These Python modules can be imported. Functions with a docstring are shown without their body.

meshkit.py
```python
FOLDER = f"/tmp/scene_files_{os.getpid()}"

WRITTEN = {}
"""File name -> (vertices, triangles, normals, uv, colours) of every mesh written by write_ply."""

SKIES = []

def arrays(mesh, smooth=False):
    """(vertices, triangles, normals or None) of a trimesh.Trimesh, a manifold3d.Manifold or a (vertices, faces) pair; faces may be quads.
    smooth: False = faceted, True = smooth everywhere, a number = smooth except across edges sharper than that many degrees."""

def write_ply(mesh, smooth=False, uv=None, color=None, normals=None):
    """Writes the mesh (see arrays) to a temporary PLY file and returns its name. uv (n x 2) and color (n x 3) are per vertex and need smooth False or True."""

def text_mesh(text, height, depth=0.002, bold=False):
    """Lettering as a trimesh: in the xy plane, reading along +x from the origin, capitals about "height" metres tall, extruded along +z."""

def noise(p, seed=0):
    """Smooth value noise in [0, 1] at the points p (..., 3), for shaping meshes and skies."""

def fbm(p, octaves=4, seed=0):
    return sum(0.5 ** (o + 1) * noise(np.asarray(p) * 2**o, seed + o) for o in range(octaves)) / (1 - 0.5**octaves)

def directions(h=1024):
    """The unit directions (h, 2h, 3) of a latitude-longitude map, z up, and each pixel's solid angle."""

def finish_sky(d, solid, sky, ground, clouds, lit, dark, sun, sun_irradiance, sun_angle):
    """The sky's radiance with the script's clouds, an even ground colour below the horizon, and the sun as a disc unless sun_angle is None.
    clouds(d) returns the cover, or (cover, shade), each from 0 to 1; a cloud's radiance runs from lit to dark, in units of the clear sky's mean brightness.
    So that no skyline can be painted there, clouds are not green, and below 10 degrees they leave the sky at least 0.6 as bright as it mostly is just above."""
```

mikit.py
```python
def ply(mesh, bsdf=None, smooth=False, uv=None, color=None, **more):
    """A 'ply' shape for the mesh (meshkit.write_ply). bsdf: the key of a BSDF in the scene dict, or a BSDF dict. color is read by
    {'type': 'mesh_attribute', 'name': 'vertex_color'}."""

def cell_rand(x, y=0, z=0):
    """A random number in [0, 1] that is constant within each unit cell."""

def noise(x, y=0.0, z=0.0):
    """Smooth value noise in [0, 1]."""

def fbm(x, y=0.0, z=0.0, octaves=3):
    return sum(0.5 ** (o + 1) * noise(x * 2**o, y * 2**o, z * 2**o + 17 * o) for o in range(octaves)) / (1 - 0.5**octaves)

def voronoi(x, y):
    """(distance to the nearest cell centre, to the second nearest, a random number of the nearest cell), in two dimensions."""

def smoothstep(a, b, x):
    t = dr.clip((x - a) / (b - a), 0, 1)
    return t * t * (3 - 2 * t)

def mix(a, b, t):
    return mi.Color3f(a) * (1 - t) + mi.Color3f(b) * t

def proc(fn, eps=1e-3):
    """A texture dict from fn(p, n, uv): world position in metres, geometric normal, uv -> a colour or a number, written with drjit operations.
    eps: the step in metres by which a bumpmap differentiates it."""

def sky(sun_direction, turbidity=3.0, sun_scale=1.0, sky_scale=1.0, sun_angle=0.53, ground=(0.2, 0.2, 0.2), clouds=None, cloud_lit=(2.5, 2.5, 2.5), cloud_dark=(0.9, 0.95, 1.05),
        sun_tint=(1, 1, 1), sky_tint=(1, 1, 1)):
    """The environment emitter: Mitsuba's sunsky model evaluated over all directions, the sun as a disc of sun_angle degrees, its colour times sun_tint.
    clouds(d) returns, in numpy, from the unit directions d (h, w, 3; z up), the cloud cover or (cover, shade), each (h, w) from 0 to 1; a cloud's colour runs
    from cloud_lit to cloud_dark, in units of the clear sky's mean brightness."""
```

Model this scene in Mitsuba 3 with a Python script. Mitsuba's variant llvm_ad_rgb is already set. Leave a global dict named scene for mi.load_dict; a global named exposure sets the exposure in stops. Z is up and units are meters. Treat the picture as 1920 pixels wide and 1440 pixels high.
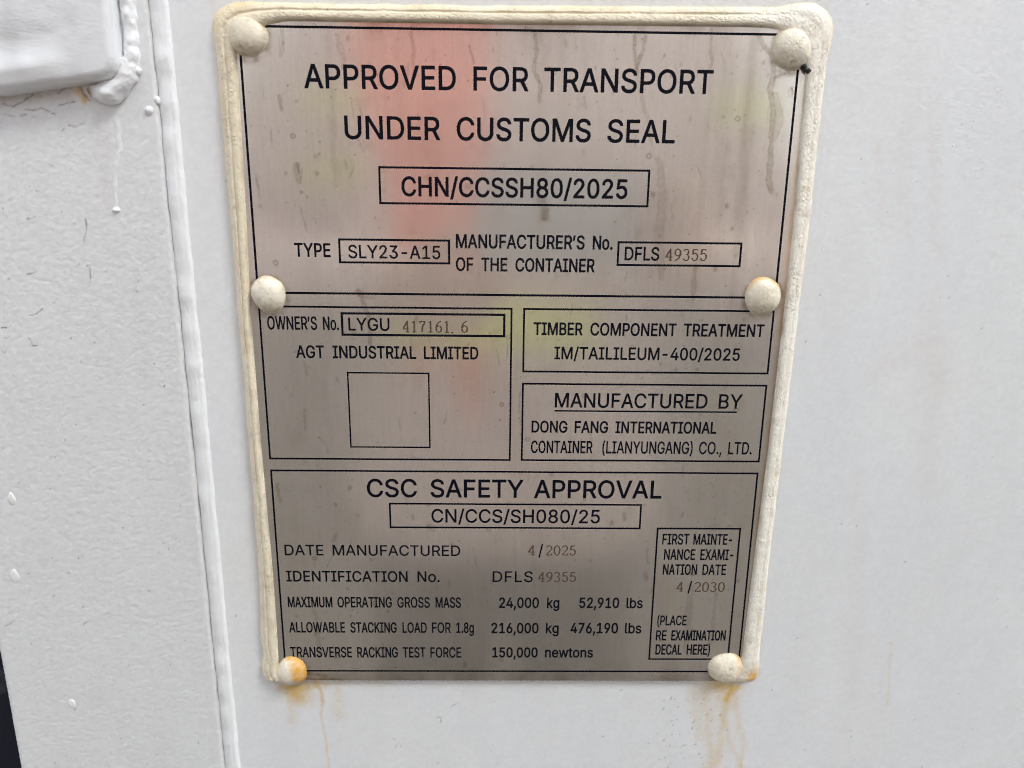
import math, json
import numpy as np, trimesh, manifold3d, mitsuba as mi, drjit as dr
import mikit, meshkit
from shapely.geometry import Polygon, LineString, box
from shapely import affinity, union_all
from scipy.spatial import cKDTree

T = mi.ScalarTransform4f
scene, labels = {}, {}

# ------------------------------------------------------------------ camera, sky, exposure
# metres; the front of the data plate is the plane y = 0, its centre the origin; +x right, +z up, the container wall lies towards +y
EYE, FWD, UP = np.array([-0.00645, -0.27470, 0.06807]), np.array([0.01599, 0.97112, -0.23807]), np.array([-0.00821, 0.23822, 0.97118])
scene['camera'] = {'type': 'thinlens', 'fov': 71.603, 'fov_axis': 'x', 'aperture_radius': 0.0008, 'focus_distance': 0.285, 'near_clip': 0.002, 'far_clip': 200.0,
                   'to_world': T().look_at(origin=EYE.tolist(), target=(EYE + FWD).tolist(), up=UP.tolist())}
scene['sky'] = mikit.sky([0.8, -0.5, 1.05], turbidity=3, sun_scale=0.3, sun_angle=15, sun_tint=(0.78, 0.93, 1.2), clouds=lambda d: 1.0, cloud_lit=(2.42, 2.5, 2.62), ground=(0.12, 0.108, 0.092))
labels['sky'] = {'kind': 'structure'}
exposure = 2.54

# ------------------------------------------------------------------ helpers
rng = np.random.default_rng(7)
WALL_Y = 0.002
MM = 0.001


def put(name, mesh, bsdf, parent=None, label=None, category=None, group=None, kind=None, smooth=35, **more):
    base = f'{parent}__{name}' if parent else name
    key, n = base, 0
    while key in scene:
        n += 1
        key = f'{base}_{n:03d}'
    scene[key] = mikit.ply(mesh, bsdf, smooth=smooth, **more)
    tag(key, label, category, group, kind)
    return key


def tag(key, label=None, category=None, group=None, kind=None):
    d = {k: v for k, v in dict(label=label, category=category, group=group, kind=kind).items() if v}
    if d:
        labels[key] = d


def fn(x, z, s, seed=0, octaves=3):
    """Value noise around 0 (-1..1) over x, z in mm with feature size s mm."""
    p = np.stack([np.asarray(x) / s, np.asarray(z) / s, np.zeros_like(np.asarray(x, float))], -1)
    return 2 * meshkit.fbm(p, octaves, seed) - 1


def grid_faces(nr, nc, flip=False):
    i, j = np.meshgrid(np.arange(nr - 1), np.arange(nc - 1), indexing='ij')
    a = (i * nc + j).ravel()
    q = np.stack([a, a + 1, a + nc + 1, a + nc], 1)
    if flip:
        q = q[:, ::-1]
    return np.vstack([q[:, [0, 1, 2]], q[:, [0, 2, 3]]])


def sstep(a, b, x):
    t = np.clip((x - a) / (b - a), 0, 1)
    return t * t * (3 - 2 * t)


def seg_dist(px, pz, pts):
    """Distance of the points to a polyline, all in mm."""
    best = np.full(px.shape, 1e9)
    pts = np.asarray(pts, float)
    for a, b in zip(pts[:-1], pts[1:]):
        d = b - a
        L2 = max(d @ d, 1e-9)
        t = np.clip(((px - a[0]) * d[0] + (pz - a[1]) * d[1]) / L2, 0, 1)
        best = np.minimum(best, np.hypot(px - a[0] - t * d[0], pz - a[1] - t * d[1]))
    return best


class StainsAndShade:
    """Dirt and some painted-in shade on a rectangular grid of points (x along columns, z along rows, mm): a cover per kind, 0 to 1."""

    def __init__(self, xs, zs):
        self.xs, self.zs, self.m = xs, zs, {}

    def window(self, x0, x1, z0, z1):
        i0, i1 = np.searchsorted(self.zs, [z0, z1])
        j0, j1 = np.searchsorted(self.xs, [x0, x1])
        return slice(i0, i1), slice(j0, j1)

    def add(self, kind, s, cover):
        m = self.m.setdefault(kind, np.zeros((len(self.zs), len(self.xs))))
        m[s] = 1 - (1 - m[s]) * (1 - np.clip(cover, 0, 1))

    def streak(self, kind, strength, width, pts, seed, tide=0.0, soft=1.0):
        p = np.asarray(pts)
        pad = width * 2.5 + 1
        s = self.window(p[:, 0].min() - pad, p[:, 0].max() + pad, p[:, 1].min() - pad, p[:, 1].max() + pad)
        X, Z = np.meshgrid(self.xs[s[1]], self.zs[s[0]])
        if X.size == 0:
            return
        k = max(width, 0.8)
        d = seg_dist(X + 0.35 * k * fn(X, Z, 1.6 * k, seed), Z + 0.35 * k * fn(X, Z, 1.6 * k, seed + 5), p)
        w = max(width * 0.5, 0.27) * (1 + 0.55 * fn(X, Z, 2.5 * k, seed + 9))
        c = np.exp(-np.maximum(d / np.maximum(w, 0.05) - (1 - soft), 0) ** 2 / max(soft, 0.15) ** 1.0)
        if tide:
            c = c * (1 - tide) + tide * np.exp(-((d - w) / (0.22 * w + 0.06)) ** 2)
        c *= 0.75 + 0.5 * fn(X, Z, 0.9, seed + 3)
        self.add(kind, s, strength * c)

    def speck(self, kind, strength, x, z, rx, rz, ang=0.0, ring=False, soft=0.5):
        r = max(rx, rz) * 2 + 0.3
        s = self.window(x - r, x + r, z - r, z + r)
        X, Z = np.meshgrid(self.xs[s[1]] - x, self.zs[s[0]] - z)
        if X.size == 0:
            return
        c, q = math.cos(ang), math.sin(ang)
        d = np.hypot((X * c + Z * q) / rx, (Z * c - X * q) / rz)
        m = np.exp(-((d - 1) / 0.35) ** 2) if ring else 1 - sstep(1 - soft, 1 + soft, d + 0.3 * fn(X + x, Z + z, 0.6, 3))
        self.add(kind, s, strength * m)

    def colour(self, base, tints, multiply=False):
        col = np.broadcast_to(np.asarray(base, float), (len(self.zs), len(self.xs), 3)).copy()
        for kind, tint in tints.items():
            if kind in self.m:
                m = self.m[kind][..., None]
                col = col * (1 - m + m * np.asarray(tint)) if multiply else col * (1 - m) + m * np.asarray(tint)
        return np.clip(col, 0, 1)


# ------------------------------------------------------------------ materials
VC = {'type': 'mesh_attribute', 'name': 'vertex_color'}


def rgb(*c):
    return {'type': 'rgb', 'value': list(c)}


def paint_relief(p, n, uv):
    x, z = p.x * 1000.0, p.z * 1000.0
    a = mikit.noise(x * 1.5 + 0.6 * z, z * 1.5 - 0.6 * x)
    b = mikit.noise(x * 2.6 + 31.0, z * 2.9 + 7.0)
    return (0.62 * a + 0.38 * b) * 0.001


def peel_relief(p, n, uv):
    x, z = p.x * 1000.0, p.z * 1000.0
    u, v = 0.8 * x + 0.6 * z, 0.8 * z - 0.6 * x
    a = mikit.noise(u * 1.5, v * 1.2)
    a = dr.minimum(a, 0.55)
    b = mikit.noise(x * 2.4 + 11.0, z * 2.4)
    return (0.8 * a + 0.2 * b) * 0.001


scene['wall_paint'] = {'type': 'bumpmap', 'arbitrary': mikit.proc(paint_relief, 2e-4), 'scale': 0.08,
                       'bsdf': {'type': 'principled', 'base_color': VC, 'roughness': 0.42, 'specular': 0.45}}
scene['post_paint'] = {'type': 'bumpmap', 'arbitrary': mikit.proc(peel_relief, 2e-4), 'scale': 0.12,
                       'bsdf': {'type': 'principled', 'base_color': VC, 'roughness': 0.4, 'specular': 0.5}}
scene['thick_paint'] = {'type': 'twosided', 'bsdf': {'type': 'bumpmap', 'arbitrary': mikit.proc(paint_relief, 2e-4), 'scale': 0.12,
                        'bsdf': {'type': 'principled', 'base_color': VC, 'roughness': 0.3, 'specular': 0.5}}}
scene['sealant_coat'] = {'type': 'twosided', 'bsdf': {'type': 'principled', 'base_color': VC, 'roughness': 0.36, 'specular': 0.5}}
scene['steel'] = {'type': 'twosided', 'bsdf': {'type': 'blendbsdf', 'weight': 0.5,
                  'a': {'type': 'roughconductor', 'material': 'none', 'distribution': 'ggx', 'alpha': 0.018, 'specular_reflectance': VC},
                  'b': {'type': 'roughconductor', 'material': 'none', 'distribution': 'ggx', 'alpha': 0.5, 'specular_reflectance': VC}}}
scene['black_ink'] = {'type': 'twosided', 'bsdf': {'type': 'principled', 'base_color': rgb(0.0035, 0.004, 0.009), 'roughness': 0.6, 'specular': 0.08}}
scene['stamp_mark'] = {'type': 'twosided', 'bsdf': {'type': 'principled', 'base_color': rgb(0.095, 0.066, 0.047), 'roughness': 0.7, 'specular': 0.1}}
scene['dark_rubber'] = {'type': 'twosided', 'bsdf': {'type': 'principled', 'base_color': VC, 'roughness': 0.6, 'specular': 0.3}}
scene['black_grit'] = {'type': 'twosided', 'bsdf': {'type': 'principled', 'base_color': rgb(0.012, 0.012, 0.014), 'roughness': 0.4, 'specular': 0.5}}
scene['drop_gloss'] = {'type': 'twosided', 'bsdf': {'type': 'principled', 'base_color': rgb(0.77, 0.78, 0.785), 'roughness': 0.12, 'specular': 0.6, 'clearcoat': 1.0, 'clearcoat_gloss': 0.95}}
scene['water'] = {'type': 'dielectric', 'int_ior': 1.33, 'ext_ior': 1.0}


# ------------------------------------------------------------------ the mm tables read off the plate
GLYPHS = {"'":[83,[[[31,124,28,200,54,200,51,124]]]],"(":[107,[[[34,71,35,100,39,128,46,157,55,184,69,212,92,212,80,184,69,150,62,118,59,95,59,68,63,40,74,4,92,-38,69,-38,63,-27,53,-6,42,23,37,47]]]],")":[107,[[[15,-38,28,-8,40,24,45,46,48,72,47,104,40,145,29,179,15,212,39,212,47,196,56,175,66,137,72,97,72,61,68,37,61,12,50,-15,39,-38]]]],",":[74,[[[14,-48,26,28,54,28,33,-48]]]],"-":[178,[[[45,97,132,97,132,74,45,74]]]],".":[74,[[[19,13,19,20,22,27,27,32,34,35,41,35,48,32,53,27,56,20,56,13,53,6,48,1,41,-2,34,-2,27,1,22,6]]]],"/":[99,[[[6,-30,70,209,93,209,29,-29,28,-30]]]],"0":[178,[[[19,88,19,119,25,149,30,163,36,174,42,182,51,190,63,197,72,201,83,202,100,202,112,198,120,195,129,188,138,179,148,162,154,143,158,119,159,88,157,67,150,42,139,22,128,10,111,1,95,-3,83,-3,68,0,52,8,38,22,29,37,22,61],[44,85,46,65,52,48,59,35,69,25,81,20,97,20,110,26,120,37,127,50,132,68,134,85,134,114,131,135,125,154,118,165,109,175,97,180,81,180,69,175,57,163,50,148,45,129,43,114]]]],"1":[178,[[[30,0,30,21,84,22,84,176,80,175,35,140,34,168,78,200,109,200,109,22,154,21,154,0]]]],"2":[178,[[[25,0,25,19,110,111,118,124,124,140,124,152,120,165,112,173,100,179,92,180,83,180,73,178,65,174,58,167,53,158,50,150,50,143,26,143,27,157,31,169,38,180,45,187,53,193,64,198,77,202,94,202,114,198,129,189,139,178,145,167,149,152,149,141,147,130,139,113,125,93,60,23,152,23,152,0]]]],"3":[178,[[[17,46,17,50,43,50,47,38,57,27,73,21,91,20,104,23,116,29,124,38,129,52,128,64,125,73,120,82,114,87,107,92,96,95,62,97,62,117,111,173,113,177,27,177,27,200,146,200,146,181,88,114,109,112,127,105,139,95,147,84,153,69,154,50,150,35,140,19,124,6,108,0,92,-3,78,-3,64,-1,43,8,33,16,23,28]]]],"4":[178,[[[16,41,16,61,94,198,96,200,121,200,43,64,110,63,110,125,135,125,135,64,162,63,162,41,135,41,135,0,110,0,110,41]]]],"5":[178,[[[24,46,24,50,49,50,49,45,53,37,62,27,71,23,78,20,91,20,104,23,117,32,124,44,128,58,127,75,122,88,113,98,104,105,93,108,80,108,63,105,51,98,27,101,39,200,144,200,144,177,60,177,54,123,54,119,59,123,75,129,84,131,103,130,114,127,123,122,138,109,144,100,149,90,153,70,153,58,151,43,146,32,140,22,125,8,109,1,93,-3,80,-3,69,-1,51,6,36,18,28,29]]]],"6":[178,[[[25,57,25,69,27,82,33,98,39,110,98,198,99,200,126,200,71,118,87,123,107,122,124,115,131,110,139,102,149,86,152,68,151,47,148,36,142,25,128,10,111,1,95,-3,83,-3,70,-1,53,8,43,15,38,22,29,37],[50,69,51,47,56,37,66,26,73,22,82,19,92,19,99,20,108,24,113,27,123,39,128,54,127,74,119,89,109,99,93,103,78,102,66,96,55,85]]]],"7":[178,[[[24,177,24,200,153,200,153,175,65,0,38,0,38,1,127,177]]]],"8":[178,[[[20,48,20,58,23,70,29,84,41,96,49,101,59,104,49,109,40,116,34,124,29,137,28,155,29,161,32,171,39,181,47,189,60,197,74,202,83,203,95,203,108,201,116,198,130,190,140,180,147,168,150,157,150,142,146,129,139,117,130,109,119,104,128,101,138,95,149,83,154,74,157,63,158,48,155,35,148,23,140,14,132,8,115,1,96,-3,72,-2,54,4,40,12,27,26,22,39],[46,58,47,43,50,36,61,26,75,20,95,19,111,23,118,27,125,34,131,45,132,58,128,72,117,84,103,91,94,92,84,92,67,88,54,78,50,72,47,64],[53,141,55,134,59,127,68,119,81,114,97,114,108,118,119,128,125,140,125,155,119,168,111,175,98,180,80,180,68,176,58,167,53,154]]]],"9":[178,[[[25,132,25,145,27,155,30,165,35,174,39,180,51,191,70,200,81,202,97,202,114,198,128,190,136,182,142,175,147,164,152,148,152,131,150,116,145,103,129,73,78,0,51,0,51,1,107,82,94,78,79,77,64,80,51,86,43,92,34,103,28,117],[50,146,51,126,55,116,60,108,66,104,73,99,81,97,93,97,99,98,109,101,114,105,120,112,124,119,128,131,128,145,125,155,119,167,109,175,101,179,93,181,84,181,77,179,65,173,55,162]]]],"A":[189,[[[7,0,79,199,80,200,109,200,182,0,155,1,135,56,53,56,34,0],[62,79,127,79,108,132,94,178,81,135]]]],"B":[180,[[[24,200,102,200,112,199,122,196,132,191,140,186,148,177,154,165,156,155,155,133,150,122,144,115,137,110,124,105,124,103,133,101,141,98,146,94,155,85,160,77,163,66,164,48,162,36,158,26,152,18,141,10,126,3,106,0,24,0],[50,23,104,23,115,24,124,27,133,35,138,44,139,59,136,69,126,81,118,87,109,90,101,91,50,91],[50,113,98,112,107,114,116,118,126,127,131,137,132,150,128,163,118,173,105,177,50,177]]]],"C":[200,[[[16,91,16,109,18,127,24,146,29,158,39,173,47,181,60,191,74,198,92,202,112,203,126,201,139,196,152,190,167,177,175,165,181,153,185,137,160,137,157,148,152,156,144,165,136,171,126,176,118,178,110,179,95,179,79,174,63,163,52,149,45,131,41,108,41,86,44,71,52,51,58,43,67,34,78,27,87,23,99,21,114,21,127,25,138,30,148,39,156,51,160,63,185,63,184,56,179,42,169,26,155,13,137,3,126,-1,112,-3,92,-2,74,2,55,12,38,28,26,48,19,70]]]],"D":[198,[[[24,200,98,200,120,196,131,192,147,183,155,176,166,162,176,142,180,124,182,109,182,91,180,76,176,58,168,41,160,30,144,15,125,6,106,1,95,0,24,0],[50,23,92,23,115,27,124,31,133,37,143,47,150,60,155,75,157,89,157,112,153,132,147,147,140,156,130,166,119,172,106,176,94,177,50,177]]]],"E":[165,[[[24,200,146,200,146,177,50,177,50,112,139,112,139,90,50,89,50,23,147,23,147,0,24,0]]]],"F":[162,[[[24,200,145,200,145,177,50,177,50,109,136,109,136,86,50,86,50,0,24,0]]]],"G":[205,[[[16,91,16,109,19,130,23,145,31,161,40,174,49,184,59,191,73,198,91,202,112,203,123,201,142,195,154,188,168,175,178,161,183,151,186,137,160,137,151,155,141,167,135,171,126,175,114,179,94,179,81,175,65,165,53,150,45,133,41,114,41,92,43,75,48,60,56,45,66,34,80,26,92,22,100,21,116,21,128,25,135,28,145,35,152,43,158,53,161,63,162,78,110,78,110,100,188,100,187,62,183,47,178,36,169,24,161,16,149,8,136,2,113,-3,93,-2,74,2,54,13,38,28,25,49,19,70]]]],"H":[204,[[[24,200,50,200,50,114,154,114,154,200,180,200,180,0,154,0,154,91,50,91,50,0,24,0]]]],"I":[121,[[[12,177,12,200,109,200,109,177,73,177,73,23,109,23,109,0,12,0,12,23,48,23,48,177]]]],"K":[184,[[[24,200,49,200,50,96,75,127,143,200,176,200,96,113,176,0,146,0,78,96,49,66,49,0,24,0]]]],"L":[155,[[[24,200,50,200,50,23,142,23,142,0,24,0]]]],"M":[248,[[[24,200,61,200,109,75,124,30,138,73,187,199,224,200,224,0,199,0,199,168,180,115,135,0,113,0,66,117,49,167,48,168,48,0,24,0]]]],"N":[207,[[[24,200,54,200,55,199,138,69,158,33,157,200,183,200,183,0,152,1,76,120,48,167,50,123,50,0,24,0]]]],"O":[210,[[[16,91,16,109,19,132,24,146,31,161,39,173,53,186,66,195,81,200,98,203,117,202,130,199,147,192,162,182,171,173,180,158,189,137,192,116,193,91,190,70,183,48,174,32,161,18,148,8,130,1,112,-3,88,-2,68,5,50,16,39,27,26,48,19,68],[41,108,43,75,48,60,56,45,67,34,81,25,95,21,110,21,127,25,140,32,151,43,157,51,165,71,168,86,168,108,166,125,162,139,155,152,148,161,140,168,131,174,122,177,110,179,95,179,84,176,67,166,59,158,52,148,47,137,42,122]]]],"P":[175,[[[24,200,100,200,115,198,123,195,136,189,147,179,155,165,160,147,160,130,157,112,150,98,136,84,122,77,106,73,50,72,50,0,24,0],[50,95,102,95,114,99,123,105,131,116,135,131,135,142,133,152,127,164,117,172,105,176,97,177,50,177]]]],"R":[176,[[[24,200,100,200,113,198,132,191,141,186,149,177,155,167,159,153,160,132,159,121,154,109,148,99,139,90,124,81,168,0,138,1,97,78,50,78,50,0,24,0],[50,101,103,101,114,104,125,111,132,122,135,133,135,143,133,152,130,160,126,166,113,174,102,177,50,177]]]],"S":[176,[[[16,48,16,53,41,53,45,39,54,30,65,24,82,20,94,20,110,23,119,27,129,36,134,45,136,52,135,62,131,71,125,76,116,81,102,86,60,98,39,110,29,120,24,128,21,141,21,152,25,167,34,181,49,193,66,200,83,203,106,202,122,197,140,186,148,178,153,169,157,157,157,150,133,150,129,162,119,172,112,176,102,179,83,180,70,177,56,170,50,164,47,158,46,144,50,133,63,123,78,117,107,109,125,103,139,95,152,83,159,69,160,60,160,49,155,31,146,17,134,8,124,3,112,-1,96,-3,80,-3,64,-1,54,2,42,8,30,18,26,23,19,34]]]],"T":[177,[[[13,177,13,200,164,200,164,177,101,177,101,0,76,0,76,177]]]],"U":[204,[[[24,200,50,200,50,65,54,48,61,38,67,32,77,25,92,21,108,20,120,23,133,29,144,38,150,48,154,65,154,200,180,200,180,56,176,42,171,32,165,23,152,11,139,4,125,-1,110,-3,89,-3,72,1,61,6,47,15,36,27,28,42,24,61]]]],"V":[189,[[[7,199,8,200,34,200,34,199,77,79,95,22,116,87,155,199,182,200,110,0,80,1]]]],"W":[271,[[[61,0,8,200,33,199,62,88,76,27,86,68,121,200,150,199,194,27,202,64,237,199,263,200,209,0,179,0,145,126,135,167,128,134,92,1,91,0]]]],"X":[188,[[[8,0,79,102,12,200,42,200,82,142,94,120,105,138,147,200,176,200,109,103,180,0,150,0,108,61,94,85,75,55,37,0]]]],"Y":[187,[[[80,82,8,200,37,199,82,127,93,104,107,129,149,198,151,200,179,200,179,197,106,82,106,0,80,0]]]],"b":[168,[[[21,200,46,200,46,126,48,127,58,141,71,149,84,152,101,151,116,147,129,139,140,127,147,113,152,96,154,83,153,61,150,44,143,27,136,17,127,8,116,2,97,-3,84,-3,75,-2,65,3,60,7,48,22,45,23,45,0,21,0],[45,82,46,59,50,45,56,34,64,26,75,20,84,18,97,19,107,24,116,31,121,37,125,46,128,58,129,84,127,98,122,109,113,121,107,125,99,129,84,130,75,129,66,125,57,117,49,103]]]],"e":[160,[[[14,66,14,82,16,97,20,109,25,120,32,130,39,137,48,144,57,148,70,151,87,152,109,146,121,140,131,130,142,112,146,94,147,67,39,67,40,52,47,36,58,26,71,20,87,18,102,21,110,26,116,32,121,41,144,35,143,31,136,18,124,8,113,2,96,-3,77,-3,60,0,46,6,32,19,24,29,17,47],[40,98,39,87,122,88,118,104,112,116,101,126,92,129,84,130,69,129,56,122,45,110]]]],"g":[169,[[[14,68,14,90,20,112,24,121,31,131,46,144,55,148,66,151,90,151,99,149,106,144,114,137,121,126,123,126,124,150,147,150,147,-10,144,-27,135,-41,129,-46,116,-53,102,-57,90,-59,74,-59,55,-56,42,-50,32,-43,24,-35,20,-28,39,-16,53,-30,63,-35,71,-38,87,-38,94,-37,103,-34,112,-29,118,-23,122,-12,123,27,120,27,114,18,108,12,94,4,85,3,70,3,55,6,39,15,26,28,20,39,17,48],[39,85,41,56,46,44,49,39,59,30,68,26,77,24,90,25,103,30,115,42,119,49,123,64,123,83,122,92,116,110,112,116,105,123,94,129,86,130,77,130,70,129,61,125,49,115,42,102]]]],"k":[151,[[[21,200,46,199,46,84,48,84,62,98,112,150,142,150,80,85,147,0,116,0,61,70,46,55,46,0,21,0]]]],"l":[76,[[[21,200,46,199,46,32,48,24,53,21,62,20,68,21,72,2,71,1,49,-1,38,2,28,9,22,21,21,28]]]],"n":[162,[[[21,0,21,150,45,150,45,125,57,141,69,148,78,151,85,152,101,151,111,149,121,143,129,136,135,128,139,116,140,108,141,0,116,1,116,101,115,106,112,114,105,123,96,128,86,130,75,130,62,125,54,117,48,108,46,98,46,1]]]],"o":[165,[[[14,66,14,82,16,97,20,111,26,122,32,130,43,140,56,147,68,151,76,152,93,151,107,148,117,143,127,136,136,125,144,111,149,97,151,81,150,61,147,45,139,28,132,18,122,9,109,2,99,-2,89,-3,68,-2,51,3,41,10,30,21,20,38,17,49],[39,64,41,51,46,39,51,33,61,24,70,20,79,18,93,19,104,24,114,33,118,39,123,51,125,61,125,87,121,103,117,111,108,122,99,127,93,129,74,130,61,125,51,116,42,100,39,83]]]],"s":[145,[[[14,34,15,37,38,42,40,34,48,25,55,21,66,18,86,20,95,24,101,29,106,39,105,46,101,53,91,59,55,68,35,77,27,83,22,91,19,103,19,113,21,123,27,132,38,142,55,150,68,152,90,151,100,147,115,138,123,128,128,116,106,110,100,120,93,127,83,131,70,131,58,129,51,124,44,115,43,106,46,99,51,95,57,92,102,80,113,75,122,67,127,61,130,53,131,38,128,27,121,16,110,6,94,-1,79,-3,56,-2,43,2,30,9,20,21]]]],"t":[90,[[[3,129,3,150,25,150,25,186,50,186,50,150,80,150,80,129,50,129,50,33,52,28,58,21,65,20,79,21,84,3,84,1,72,-2,61,-2,49,1,38,6,31,14,28,20,25,32,25,129]]]],"w":[225,[[[55,0,10,150,35,150,68,29,99,149,100,150,125,150,157,29,189,150,215,150,170,0,146,0,145,1,123,78,113,121,79,1,79,0]]]]}
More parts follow.
